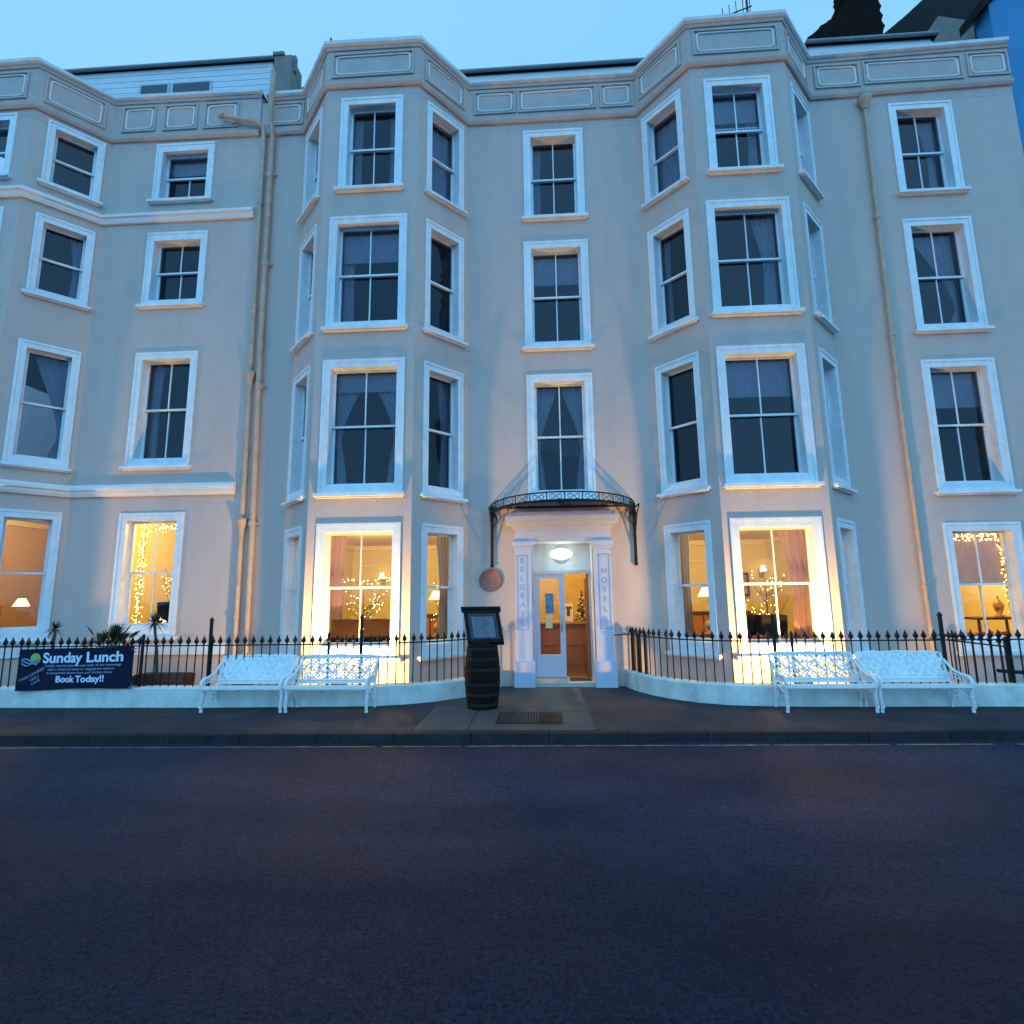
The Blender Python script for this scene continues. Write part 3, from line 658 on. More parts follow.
# ------------------------------------------------------------ entrance
M_door_ = mat('pale_blue_grey_paint', (.50, .51, .62), .45, var=.06, vscale=5)
b = MB()
def pil(x0, x1):
    b.box(x0 - .03, x1 + .03, -.16, .0, .1, .56); b.box(x0, x1, -.12, .0, .56, 2.5)
    b.box(x0 - .02, x1 + .02, -.14, .0, 2.5, 2.56); b.box(x0 - .04, x1 + .04, -.17, .0, 2.56, 2.64)
pil(-.53, -.23); pilaL = world_child(b.build('pilaster', M_door_), hotel); pilaL['label'] = 'panelled white pilaster left of the doors with a vertical name'
b = MB(); pil(.87, 1.18); pilaR = world_child(b.build('pilaster', M_door_), hotel); pilaR['label'] = 'panelled white pilaster right of the doors with a vertical word'
b = MB(); b.box(-.53, 1.18, -.13, -.001, 2.64, 2.86); b.box(-.56, 1.21, -.16, -.001, 2.86, 2.92)
b.box(-.66, 1.31, -.30, -.001, 2.95, 3.03); b.box(-.68, 1.33, -.34, -.001, 3.03, 3.08); b.box(-.60, 1.25, -.22, -.001, 2.92, 2.95); b.box(-.62, 1.27, -.26, -.001, 3.08, 3.16); 
world_child(b.build('entablature', M_door_), hotel)
M_door = M_door_
M_line = mat('grey_blue_lettering', (.30, .36, .44), .6)
for x0, x1, word, zt, pitch in ((-.495, -.305, 'BELGRAVE', 2.30, .155), (.955, 1.145, 'HOTEL', 2.10, .165)):
    b = MB(); z0, z1 = 1.10, 2.40
    for q in ((x0, x0 + .012, z0, z1), (x1 - .012, x1, z0, z1), (x0, x1, z0, z0 + .012), (x0, x1, z1 - .012, z1)): b.box(q[0], q[1], -.128, -.119, q[2], q[3])
    pila = pilaL if x0 < 0 else pilaR; o = world_child(b.build('panel_border', M_line), hotel); o.parent = pila
    for i, ch in enumerate(word):
        text_obj('letter', ch, .135, M_line, facing((x0 + x1) / 2, -.124, zt - pitch * i), parent=pila, bold=.001, ext=.002)
# porch shell
b = MB(); b.box(dx0 - .05, dx0, .0, .62, .12, 2.65); b.box(dx1, dx1 + .05, .0, .62, .12, 2.65); b.box(dx0, dx1, .0, .62, 2.65, 2.7)
b.box(dx0, dx1, .5, .6, 2.15, 2.65); world_child(b.build('porch_lining', M_white), hotel)
b = MB(); b.box(dx0, dx1, -.1, .62, .12, .19); world_child(b.build('doorstep', mat('doorstep_stone', (.45, .42, .36), .7, var=.2)), hotel)
b = MB(); y0, y1 = .5, .57
b.box(dx0, dx0 + .04, y0, y1, .19, 2.15); b.box(dx1 - .03, dx1, y0, y1, .19, 2.15); b.box(dx0, dx1, y0 - .03, y1, 2.09, 2.149)
world_child(b.build('door_frame', M_door_), hotel)
b = MB(); lx0, lx1 = dx0 + .045, .37    # closed left leaf
b.box(lx0, lx0 + .075, y0, y1 - .01, .2, 2.08); b.box(lx1 - .1, lx1, y0, y1 - .01, .2, 2.08); b.box(lx0 + .075, lx1 - .1, y0, y1 - .01, .2, .6); b.box(lx0 + .075, lx1 - .1, y0, y1 - .01, 2.0, 2.08)
door = world_child(b.build('door', M_door_), hotel); door['label'] = 'closed white glazed door leaf with stickers'
b = MB(); b.quad((lx0 + .075, .53, .6), (lx1 - .1, .53, .6), (lx1 - .1, .53, 2.0), (lx0 + .075, .53, 2.0)); b.build('pane', M_glassw, door)
b = MB(); b.box(.0, .16, .52, .526, 1.35, 1.72); b.build('sticker', mat('blue_sticker', (.12, .30, .42), .5, col2=(.05, .14, .24), vscale=14), door)
b = MB(); b.box(.0, .13, .52, .526, 1.08, 1.32); b.build('sticker', mat('cream_notice', (.7, .55, .3), .6), door)
b = MB(); b.tube([(.30, .49, 1.02), (.30, .46, 1.02), (.30, .46, 1.3), (.30, .49, 1.3)], .01, 6); b.build('handle', M_brass, door)
# open right leaf swung inwards
b = MB(); ox = dx1 - .035
b.box(ox - .045, ox, .6, 1.1, .2, .6); b.box(ox - .045, ox, .6, .68, .6, 2.08); b.box(ox - .045, ox, 1.02, 1.1, .6, 2.08); b.box(ox - .045, ox, .68, 1.02, 2.0, 2.08)
d2 = world_child(b.build('door', M_wood), hotel); d2['label'] = 'open door leaf swung into the hall'
b = MB(); b.quad((ox - .02, .68, .6), (ox - .02, 1.02, .6), (ox - .02, 1.02, 2.0), (ox - .02, .68, 2.0)); b.build('pane', M_glassw, d2)
# hall
b = MB(); b.box(-1.05, -1.0, .05, 5, .12, 3.05); b.box(1.65, 1.7, .05, 5, .12, 3.05); b.box(-1, 1.65, 4.9, 5, .12, 3.05); b.box(-1, dx0 - .06, .05, .1, .12, 3.05); b.box(dx1 + .06, 1.65, .05, .1, .12, 3.05)
world_child(b.build('room_wall', mat('brown_hall_paper', (.48, .36, .17), .8, var=.2)), hotel)
b = MB(); b.box(-1, 1.65, .63, 4.9, 2.75, 2.8); world_child(b.build('room_ceiling', M_roomc), hotel)
b = MB(); b.box(-1, 1.65, .58, 4.9, .1, .18); world_child(b.build('room_floor', M_floor), hotel)
b = MB(); b.box(-1, 1.65, 2.4, 2.45, 2.15, 2.35); b.box(-1, 1.65, 2.35, 2.4, 2.32, 2.36); world_child(b.build('coving', M_roomc), hotel)
t = empty('reception_counter', (.55, 1.75, .18), 'orange panelled wooden counter seen through the open door', 'counter')
b = MB(); b.box(-.7, .55, -.2, .3, 0, .92); b.build('counter_body', M_wood, t)
b = MB(); b.box(-.75, .6, -.26, .33, .92, .965); b.build('counter_top', mat('varnished_top', (.42, .18, .05), .25), t)
b = MB()
for x in (-.6, -.2, .2): 
    for z in (.12, .5): b.box(x, x + .32, -.215, -.2, z, z + .3)
b.build('panel', M_wood, t)
t = empty('christmas_tree', (.78, 1.9, 1.15), 'small dark decorated tree on the counter with white ornaments', 'christmas tree')
b = MB(); rr = random.Random(9)
for i in range(160):
    z = rr.random() ** 1.3 * .6; r = (.62 - z) * .3; a = rr.uniform(0, 6.28); q = Vector((0, 0, z + .05)); e = q + Vector((r * math.cos(a), r * math.sin(a), -.05)); s_ = Vector((-math.sin(a), math.cos(a), .3)) * .02
    b.add([q, e - s_, e + s_], [(0, 1, 2)])
b.build('foliage', mat('dark_needles', (.02, .05, .02), .7), t)
b = MB(); b.tube([(0, 0, 0), (0, 0, .6)], [.02, .004], 6); b.build('trunk', M_twig, t)
for i in range(14):
    z = rr.random() * .5; r = (.6 - z) * .28; a = rr.uniform(3.2, 6.2); bb = MB(); bb.lathe([(.002, -.022), (.02, -.01), (.02, .01), (.002, .022)], (r * math.cos(a), r * math.sin(a), z + .03), 8); bb.build('ornament', mat('ornament', (.8, .7, .6), .3), t)
t = empty('notice_board', (.5, 1.7, 1.15), 'cream notice card standing on the wooden counter', 'notice')
b = MB(); b.box(-.1, .08, -.01, .0, 0, .36); b.build('card', mat('cream_card', (.75, .66, .45), .6), t)
b = MB(); b.box(-.07, .06, -.014, -.01, .25, .3); b.box(-.05, .02, -.014, -.01, .1, .2499); b.build('print', mat('card_ink', (.05, .05, .05), .6), t)
b = MB(); b.box(.42, .8, .12, .46, .19, .205); tag(b.build('door_mat', mat('brown_matting', (.05, .035, .02), .95)), 'dark brown mat just inside the open door', 'door mat')
point('lamp_light', (.35, .95, 2.5), 70, (1, .64, .2), .08, hotel)  # bare fill added just inside the door to brighten the hall, no fixture
point('lamp_light', (.2, 3.3, 2.4), 120, (1, .66, .2), .08, hotel)
# porch lamp
t = empty('porch_lamp', (.32, .5, 2.45), 'glowing oval white lamp above the entrance doors', 'lamp')
b = MB(); b.lathe([(.17, 0), (.17, .02), (.001, .02)], n=20); o = b.build('lamp_base', M_white, t); o.rotation_euler = (R(90), 0, 0)
b = MB()
b.lathe([(.002, -.10), (.11, -.09), (.19, -.05), (.21, 0), (.19, .05), (.11, .09), (.002, .10)], (0, -.1, 0), 24); 
o = b.build('lamp_bowl', emit_mat('porch_glow', (.86, 1.0, .86), 2.0), t)
point('lamp_light', (.32, .2, 2.40), 4.0, (.85, 1.0, .82), .1, t)

# plaque
t = empty('round_plaque', (-.975, 0, 1.97), 'round brown commemorative plaque on the wall left of the door', 'plaque')
b = MB(); b.lathe([(.205, 0), (.205, .03), (.19, .038), (.185, .03), (.001, .03)], n=36); o = b.build('disc', mat('brown_plaque', (.26, .11, .09), .6, var=.3, vscale=9, bump=.3), t); o.rotation_euler = (R(90), 0, 0)
b = MB()
for i in range(5): zz = .09 - i * .045; ww = .13 * (1 - (zz / .2) ** 2) ** .5; b.box(-ww, ww, -.036, -.03, zz - .008, zz + .006)
b.build('inscription', mat('worn_inscription', (.34, .17, .14), .6), t)

# canopy over the door
t = empty('door_canopy', (.345, 0, 3.25), 'black wrought iron bowed canopy over the entrance', 'canopy')
CW, CD, CH = 1.30, 1.15, .0
def arc(k, z):   # k from -1 to 1 round the bow; ends meet the wall
    a = k * 1.30; x = CW * math.sin(a) / math.sin(1.30); y = -CD * (math.cos(a) - math.cos(1.30)) / (1 - math.cos(1.30)); return (x, y, z)
n = 28
b = MB()
for z, r in ((.10, .013), (-.055, .022), (-.03, .012)): b.tube([arc(-1 + 2 * i / n, z) for i in range(n + 1)], r, 6)
for i in range(13):
    k = -1 + 2 * i / 12; b.tube([arc(k, -.05), arc(k, .1)], .010, 5)
    if i < 12:      # scrolls between the uprights
        k2 = k + 1 / 6
        for s_ in (1, -1):
            pts = []
            for j in range(14):
                f = j / 13; an = f * 4.4; rad = .055 * (1 - .62 * f); kc = k + (.045 if s_ > 0 else 1 / 6 - .045)
                c = arc(kc, .028); tt = arc(kc + .01, .028); dx, dy = tt[0] - c[0], tt[1] - c[1]; l = math.hypot(dx, dy); dx /= l; dy /= l
                pts.append((c[0] + dx * rad * math.cos(an) * s_ * .9, c[1] + dy * rad * math.cos(an) * s_ * .9, c[2] + rad * math.sin(an) * s_))
            b.tube(pts, .006, 4)
        b.tube([arc(k + .03, -.03), arc(k + .083, .028), arc(k + .137, .08)], .006, 4)
b.build('valance', M_black, t)
b = MB()
for i in range(5):
    k = -.8 + i * .4; p = arc(k, .10); b.tube([(p[0], p[1], -.05), (p[0], -.03, .03)], .010, 5)
b.tube([(-1.3, -.02, .03), (1.3, -.02, .03)], .014, 5)
b.build('roof_rib', M_black, t)
b = MB(); vs = []; m_ = 16
for i in range(m_ + 1):
    k = -1 + 2 * i / m_; p = arc(k, -.045); vs += [p, (p[0], -.015, .035)]
b.add(vs, [(2 * i, 2 * i + 2, 2 * i + 3, 2 * i + 1) for i in range(m_)]); b.build('roof_glass', glass_mat('canopy_glass', (.80, .85, .88), .02), t)
b = MB(); b.tube([arc(0, -.09)] * 1 + [(x * .01, -CD, -.075 - abs(math.sin(x * .9)) * .045) for x in range(-14, 15, 2)], .006, 4)
for sx in (-1, 1):
    pts = [(sx * (.03 + .05 * (1 - .5 * j / 12) * (1 - math.cos(j * .5)) * .6), -CD, -.105 + .03 * math.sin(j * .5) * (1 - .4 * j / 12)) for j in range(13)]; b.tube(pts, .006, 4)
b.build('pendant_scroll', M_black, t)
for sx in (-1, 1):
    b = MB(); x = sx * 1.29
    b.tube([(x, -.035, .08), (x, -.035, -1.02)], .026, 8); b.tube([(x, -.035, -1.02), (x, -.035, -1.05)], .032, 8)
    b.tube([(x, -.04, -.02), (x, -.55, -.03)], .014, 6); b.tube([(x, -.05, -.75), (x, -.12, -.45), (x, -.3, -.18), (x, -.55, -.04)], .012, 6)
    for cy_, cz_, r0 in ((-.16, -.14, .09), (-.10, -.36, .06)):
        b.tube([(x, cy_ + r0 * (1 - .045 * j) * math.cos(j * .55), cz_ + r0 * (1 - .045 * j) * math.sin(j * .55)) for j in range(18)], .008, 5)
    # flat scrolls facing the street
    b.tube([(x - sx * (.03 + .06 * math.sin(j * PI / 10)), -.04, -.06 - .26 * j / 10) for j in range(11)], .009, 5)
    b.tube([(x - sx * (.06 + .035 * (1 - j / 14) * math.cos(j * .6)), -.04, -.12 + .035 * (1 - j / 14) * math.sin(j * .6)) for j in range(14)], .007, 4)
    b.build('bracket', M_black, t)

# ------------------------------------------------------------ boundary wall, railings
LP = [(-30, -1.80), (-9, -1.76), (-5, -1.75), (-2.6, -1.66), (-2.1, -1.52), (-1.7, -1.33), (-1.38, -1.08), (-1.14, -.8), (-.97, -.5), (-.85, -.2), (-.8, -.0)]
RP = [(1.37, 0), (1.42, -.25), (1.52, -.55), (1.68, -.85), (1.9, -1.15), (2.2, -1.42), (2.6, -1.6), (3.1, -1.68), (3.8, -1.71), (6, -1.70), (30, -1.70)]
PT = .40
def wob(pts, n=6):
    out_ = []
    for i in range(len(pts) - 1):
        l = math.dist(pts[i], pts[i + 1]); k = max(1, int(min(l, 12) / .25))
        for j in range(k): f = j / k; out_.append((pts[i][0] + (pts[i + 1][0] - pts[i][0]) * f + rnd.uniform(-.004, .004), pts[i][1] + (pts[i + 1][1] - pts[i][1]) * f + rnd.uniform(-.006, .006)))
    out_.append(pts[-1]); return out_
for pts, lab in ((LP, 'low white painted kerb wall left of the door, curving in behind the barrel'), (RP, 'low white painted kerb wall right of the door with a rounded corner')):
    b = MB(); ww = wob(pts); sweep(b, [(0.02, .08), (.012, .2), (.0, PT - .02), (-.03, PT), (-.2, PT), (-.22, PT - .02), (-.22, .08)], ww, [rnd.uniform(-.006, .006) for _ in ww])
    tag(b.build('low_wall', M_plinth), lab, 'wall')
M_rail = M_black
def bar_mesh():
    b = MB(); b.tube([(0, 0, 0), (0, 0, .62)], .0095, 6)
    b.lathe([(.010, .60), (.017, .615), (.010, .63), (.034, .662), (.036, .678), (.018, .71), (.003, .755)], n=8, smooth=False)
    me = b.build('bar', M_rail); d = me.data; bpy.data.objects.remove(me); return d
BAR = bar_mesh()
def along(pts, d):
    P = off(pts, -d); return P
def walk(P, step, start=0):
    out_ = []; acc = start
    for i in range(len(P) - 1):
        a, c = Vector(P[i]), Vector(P[i + 1]); l = (c - a).length
        while acc <= l: out_.append(a.lerp(c, acc / l)); acc += step
        acc -= l
    return out_
def post(mb_h, r=.024):
    b = MB(); b.tube([(0, 0, 0), (0, 0, mb_h)], r, 8); b.lathe([(r * 1.25, mb_h - .02), (r * 1.3, mb_h), (r * .4, mb_h + .04)], n=8); return b
def railing(pts, label, posts, step=.127, x0=-9.2, x1=9.6, zb=None):
    P = along(pts, .1); P = [p for p in P]
    t = empty('railing', (P[1][0] * 0, 0, PT), label, 'railing')
    for p in walk(P, step, .05):
        if x0 < p.x < x1:
            o = bpy.data.objects.new('bar', BAR); COL.objects.link(o); o.parent = t; o.location = (p.x, p.y, -.01); o.rotation_euler = (rnd.uniform(-.01, .01), rnd.uniform(-.012, .012), rnd.uniform(0, 3))
    Q = [p for p in P if x0 - 1 <= p[0] <= x1 + 1]
    if P[0][0] < x0: Q = [(x0 - .3, P[1][1] if P[1][0] > x0 - 1 else P[0][1])] + Q
    if P[-1][0] > x1: Q = Q + [(x1 + .3, P[-1][1])]
    b = MB(); b.tube([(p[0], p[1], .60) for p in Q], .011, 6); b.build('top_rail', M_rail, t)
    for x, h, r in posts:
        # find y at x
        for i in range(len(P) - 1):
            if P[i][0] <= x <= P[i + 1][0]: f = (x - P[i][0]) / (P[i + 1][0] - P[i][0]); y = P[i][1] + (P[i + 1][1] - P[i][1]) * f; break
        o = post(h, r).build('post', M_rail, t); o.location = (x, y + .0, -.02)
    return t
rl = railing(LP, 'black spear topped railing on the low wall left of the door', [(-5.09, 1.0, .026), (-2.79, 1.02, .026), (-3.28, .76, .024), (-6.15, .76, .022)], x0=-8.85, x1=5)
rr_ = railing(RP, 'black spear topped railing on the low wall right of the door', [(3.28, .97, .026), (5.60, .97, .027), (3.52, .72, .022), (1.50, .68, .035), (1.56, .62, .03), (1.63, .64, .03)], x0=1.47, x1=8.0)
# return railing by the area steps, running back to the building
t = empty('railing', (6.45, -1.6, .3), 'short black railing running back to the building beside the right hand steps', 'railing')
for i in range(9):
    o = bpy.data.objects.new('bar', BAR); COL.objects.link(o); o.parent = t; o.location = (0, .12 + i * .16, 0)
b = MB(); b.tube([(0, 0, .6), (0, 1.5, .6)], .012, 6); b.build('top_rail', M_rail, t)
o = post(.8, .04).build('post', M_rail, t); o.location = (.05, .05, -.1)
t = empty('handrail', (6.6, -1.2, .3), 'black sloping handrail behind the railing at the right hand steps', 'handrail')
b = MB(); b.tube([(0, 0, .22), (1.4, .2, .1)], .03, 6); b.build('rail', M_rail, t)
b = MB(); b.tube([(.7, .1, -.2), (.7, .1, .16)], .02, 6); b.build('post', M_rail, t)
# forecourt ground behind the low walls
plane_obj('forecourt', [(-30, -1.62), (-2.5, -1.5), (-1.2, -.6), (-1.0, 0), (-30, 0)], mat('forecourt_concrete', (.2, .18, .16), .9, var=.3), .135)
plane_obj('forecourt', [(1.55, 0), (2.0, -1.0), (3.0, -1.5), (30, -1.52), (30, 0)], bpy.data.materials['forecourt_concrete'], .135)

# ------------------------------------------------------------ floodlights on the forecourt
FLC = (1.0, .57, .14)
for x, lab in ((-3.1, 'small black floodlight on the low wall before the left bay'), (3.65, 'small black floodlight on the low wall before the right bay'), (-11.1, 'small black floodlight on the low wall before the far left bay')):
    t = empty('floodlight', (x, -1.575, .40), lab, 'floodlight', 'floodlights washing the facade')
    b = MB(); b.box(-.1, .1, -.03, .03, .02, .10); b.build('housing', M_black, t)
    b = MB(); b.box(-.085, .085, .0305, .034, .03, .09); b.build('lens', emit_mat('flood_lens', (1, .7, .4), 20), t)
    b = MB(); b.box(-.12, -.105, -.015, .015, 0, .08); b.box(.105, .12, -.015, .015, 0, .08); b.box(-.12, .12, -.015, .015, 0, .012); b.build('stand', M_black, t)
    d = bpy.data.lights.new('flood_beam', 'SPOT'); d.energy = FLOOD; d.color = FLC; d.spot_size = R(153); d.spot_blend = .22; d.shadow_soft_size = .10
    d.use_nodes = True; lt = d.node_tree; em = [q for q in lt.nodes if q.type == 'EMISSION'][0]      # wide 'batwing' photometry: most of the light leaves sideways
    ge = lt.nodes.new('ShaderNodeNewGeometry'); sx = lt.nodes.new('ShaderNodeSeparateXYZ'); lt.links.new(ge.outputs['Incoming'], sx.inputs[0])
    ab = lt.nodes.new('ShaderNodeMath'); ab.operation = 'ABSOLUTE'; lt.links.new(sx.outputs['X'], ab.inputs[0])
    mr_ = lt.nodes.new('ShaderNodeMapRange'); mr_.interpolation_type = 'SMOOTHSTEP'; lt.links.new(ab.outputs[0], mr_.inputs['Value'])
    mr_.inputs['From Min'].default_value = .3; mr_.inputs['From Max'].default_value = .85; mr_.inputs['To Min'].default_value = .27; mr_.inputs['To Max'].default_value = 1.05
    lt.links.new(mr_.outputs[0], em.inputs['Strength'])
    o = bpy.data.objects.new('flood_beam', d); COL.objects.link(o); o.parent = t; o.location = (0, .09, .06); o.rotation_euler = (R(116), 0, 0)
    d = bpy.data.lights.new('flood_beam_high', 'SPOT'); d.energy = FLOOD * 1.15; d.color = FLC; d.spot_size = R(110); d.spot_blend = .8; d.shadow_soft_size = .05
    o = bpy.data.objects.new('flood_beam_high', d); COL.objects.link(o); o.parent = t; o.location = (0, .09, .06); o.rotation_euler = (R(150), 0, 0)

# ------------------------------------------------------------ drainpipes
def pipe(pts, r=.045): b = MB(); b.tube(pts, r, 10); return b
t = empty('drainpipe', (-5.62, -.07, .13), 'left one of the twin drainpipes, bending left at the top', 'drainpipe')
pipe([(0, 0, 0), (-.02, 0, 2.7), (-.05, 0, 5.6), (-.09, 0, 11.1), (-.11, -.03, 11.4), (-.3, -.06, 11.5), (-.95, -.08, 11.66)]).build('pipe', M_pipe, t)
for z, dx in ((2.75, -.02), (5.65, -.05)):
    b = MB(); b.lathe([(.05, 0), (.06, .12), (.10, .24), (.11, .3), (.09, .3)], (dx, 0, z), 12); b.build('hopper', M_pipe, t)
b = MB()
for z in (1.2, 4.3, 7.3, 9.6): b.lathe([(.058, 0), (.058, .07)], (-.01 - z * .007, 0, z), 10)
b.build('collar', M_pipe, t)
b = MB(); b.lathe([(.06, 0), (.06, .1)], (0, 0, 0), 10); o = b.build('end_socket', M_pipe, t); o.location = (-.95, -.08, 11.66); o.rotation_euler = (0, R(-80), 0)
t = empty('drainpipe', (-5.40, -.08, .13), 'right one of the twin drainpipes, running up over the parapet', 'drainpipe')
pipe([(0, 0, 0), (-.03, 0, 2.9), (-.09, 0, 6), (-.12, 0, 11.2), (-.12, -.14, 11.5), (-.12, -.14, 12.6)], .052).build('pipe', M_pipe, t)
b = MB()
for z in (.5, 2.9, 5.6, 8.2, 10.2): b.lathe([(.066, 0), (.066, .09)], (-.01 - z * .0105, 0, z), 10)
b.build('collar', M_pipe, t)
b = MB()
for z in (2.95, 5.65, 8.25, 10.3): b.box(-.12 - z * .0105, .1 - z * .0105, .03, .08, z - .02, z + .02)
b.build('bracket', M_pipe, t)
t = empty('drainpipe', (6.50, -.07, .13), 'single drainpipe between the right bay and the right hand windows', 'drainpipe')
pipe([(0, 0, 0), (-.03, 0, 5), (-.01, 0, 8), (.02, 0, 11.0)], .036).build('pipe', M_pipe, t)
b = MB(); b.lathe([(.04, 0), (.06, .06), (.12, .17), (.13, .24), (.1, .24)], (.02, -.02, 10.98), 12); b.build('hopper', M_pipe, t)
b = MB()
for z in (1.6, 3.6, 6.2, 8.6): b.lathe([(.05, 0), (.05, .07)], (-.015, 0, z), 10)
b.build('collar', M_pipe, t)

# ------------------------------------------------------------ roofs, dormers, chimneys
def dormer(x0, x1, zt, y, parent, wins, label):
    T = lambda x, yy, z: (x, yy, z)
    b = MB(); b.box(x0, x1, y, y + 2.5, 12.19, zt)
    d_ = world_child(b.build('dormer', M_clad), parent); d_['label'] = label
    b = MB(); z = 12.35
    while z < zt - .12: b.box(x0 - .01, x1 + .01, y - .018, y - .001, z, z + .145); z += .16
    b.build('weatherboard', M_clad, d_)
    b = MB(); b.box(x0 - .1, x1 + .1, y - .06, y + 2.6, zt, zt + .07); b.build('flat_roof', M_slate, d_)
    b = MB(); b.tube([(x0 - .1, y - .10, zt + .03), (x1 + .1, y - .10, zt + .03)], .04, 8); b.build('gutter', M_lead, d_)
    for a, c, z0, z1 in wins:
        b = MB(); b.box(a, c, y - .045, y - .019, z0, z1); w_ = b.build('window', mat('dormer_frame', (.45, .45, .5), .5), d_)
        b = MB(); b.box(a + .05, c - .05, y - .055, y - .046, z0 + .05, z1 - .05); b.build('pane', mat('dark_glazing', (.02, .025, .035), .1), w_)
    return d_
d_ = dormer(-11.3, -6.25, 14.4, 1.0, wing, [(-9.5, -8.75, 13.3, 13.98), (-8.7, -7.7, 13.3, 13.98)], 'long white boarded roof dormer behind the left parapet')
d2_ = dormer(-1.9, 2.9, 13.66, 1.0, hotel, [(-.9, .5, 12.9, 13.2), (1.4, 2.4, 12.9, 13.2)], 'low white boarded roof dormer between the bays')
d3_ = dormer(6.2, 8.85, 13.85, 1.0, hotel, [(6.4, 7.3, 12.95, 13.2)], 'low white boarded roof dormer behind the right parapet')
t = empty('party_chimney', (-5.62, .35, 12.2), 'narrow grey chimney on the party wall above the twin drainpipes', 'chimney')
b = MB(); b.box(-.22, .18, 0, .5, 0, 1.6); b.build('stack', M_grender, t)
b = MB(); b.box(-.25, .0, -.03, .53, 1.601, 1.68); b.build('cap', M_grender, t)
b = MB(); b.box(.12, .22, .1, .2, 1.3, 1.7); b.build('flue', M_grender, t)
b = MB(); b.prism([(.19, .5, 0), (.19, 2.0, 0), (.19, 2.0, 2.1), (.19, .5, 1.3)], (.1, 0, 0)); b.build('wall', M_slate, t)
t = empty('slate_roof', (-4.9, 1.2, 12.19), 'little dark slate roof showing left of the left bay top', 'roof')
b = MB(); b.prism([(-.45, 0, 0), (.6, 0, 0), (.6, 1.6, .8), (-.45, 1.6, .8)], (0, 0, .08)); b.build('slates', M_slate, t)
b = MB(); b.tube([(-.45, -.05, .1), (.6, -.05, .1)], .06, 8); b.build('gutter', M_lead, t)
# rubble gable stack
rr = random.Random(11)
def ragged(pts, step=.25, amp=.09):
    o = []
    for i in range(len(pts)):
        a, c = Vector(pts[i]), Vector(pts[(i + 1) % len(pts)]); k = max(1, int((c - a).length / step))
        for j in range(k): q = a.lerp(c, j / k); o.append((q.x + rr.uniform(-amp, amp), q.y + rr.uniform(-amp, amp)))
    return o
t = empty('stone_gable', (9.2, 4, 12.2), 'dark ragged rubble stone gable above the right parapet', 'gable')
prof = ragged([(-1.8, 3.5), (.92, 3.5), (.90, 7.5), (.3, 8.5), (-.09, 6.45), (-.5, 6.05), (-.95, 5.75), (-1.45, 5.2)], .12, .05)
b = MB(); b.prism([(x, 0, z - 0.1) for x, z in prof] , (0, .8, 0)); b.build('stonework', M_rubble, t)
t = empty('slate_roof', (11.5, 4.2, 12.2), 'steep dark slate roof right of the rubble gable', 'roof')
b = MB(); b.prism([(-2.2, 0, 4.2), (2.4, 0, 4.2), (2.4, .6, 9), (1.0, .6, 7.9), (-.35, .3, 6.5), (-1.3, .2, 5.65), (-2.0, .1, 4.9)], (0, .3, .0)); b.build('slates', M_slate, t)
t = empty('rendered_chimney', (9.35, 1.6, 12.2), 'squat grey rendered chimney at the right end of the parapet', 'chimney')
b = MB(); b.prism([(-.35, 0, 0), (1.0, 0, 0), (1.0, 0, 2.75), (.25, 0, 2.95), (-.05, 0, 2.5), (-.35, 0, 2.4)], (0, .7, 0)); b.build('stack', M_grender, t)
t = empty('blue_building', (9.43, .1, 0), 'bright blue rendered building at the right edge with a gable roof', 'building')
b = MB(); b.prism([(.0, .0, 0), (12, .0, 0), (12, .0, 11), (12, 0, 14.6), (5.5, 0, 19), (-.1, 0, 13.55), (-.1, 0, 12.6), (0, 0, 12.55)], (0, .35, 0)); b.build('wall', M_blue, t)
b = MB(); b.prism([(-.3, -.1, 13.38), (5.5, -.1, 19.0), (5.5, -.1, 19.25), (-.3, -.1, 13.6)], (0, .6, 0)); b.build('bargeboard', M_slate, t)
b = MB(); b.box(3.5, 4.7, -.03, .0, 4, 6); wq = b.build('window', M_white, t); b = MB(); b.box(3.62, 4.58, -.04, -.031, 4.1, 5.9); b.build('pane', bpy.data.materials['dark_glazing'], wq)
# aerial
t = empty('television_aerial', (4.75, .6, 12.2), 'television aerial on a thin mast above the right bay', 'aerial')
b = MB(); b.tube([(0, 0, 0), (0, 0, 2.9)], .022, 6); b.build('mast', M_black, t)
b = MB(); b.tube([(-.55, -.1, 2.0), (.1, 0, 2.35)], .014, 5)
for i in range(5):
    f = i / 4; x = -.55 + .6 * f; z = 2.0 + .33 * f; b.tube([(x - .06, -.16, z + .14), (x + .06, .12, z - .14)], .008, 4)
b.tube([(-.3, -.1, 2.45), (-.22, -.05, 2.75), (0, 0, 2.6)], .01, 4)
b.build('antenna', M_black, t)
t = empty('roof_bracket', (-4.0, -.85, 12.45), 'tiny dark bracket standing on the left bay coping', 'bracket')
b = MB(); b.tube([(0, 0, 0), (-.02, 0, .22)], .02, 5); b.tube([(-.02, 0, .06), (.12, 0, .04)], .03, 5); b.build('stub', M_black, t)

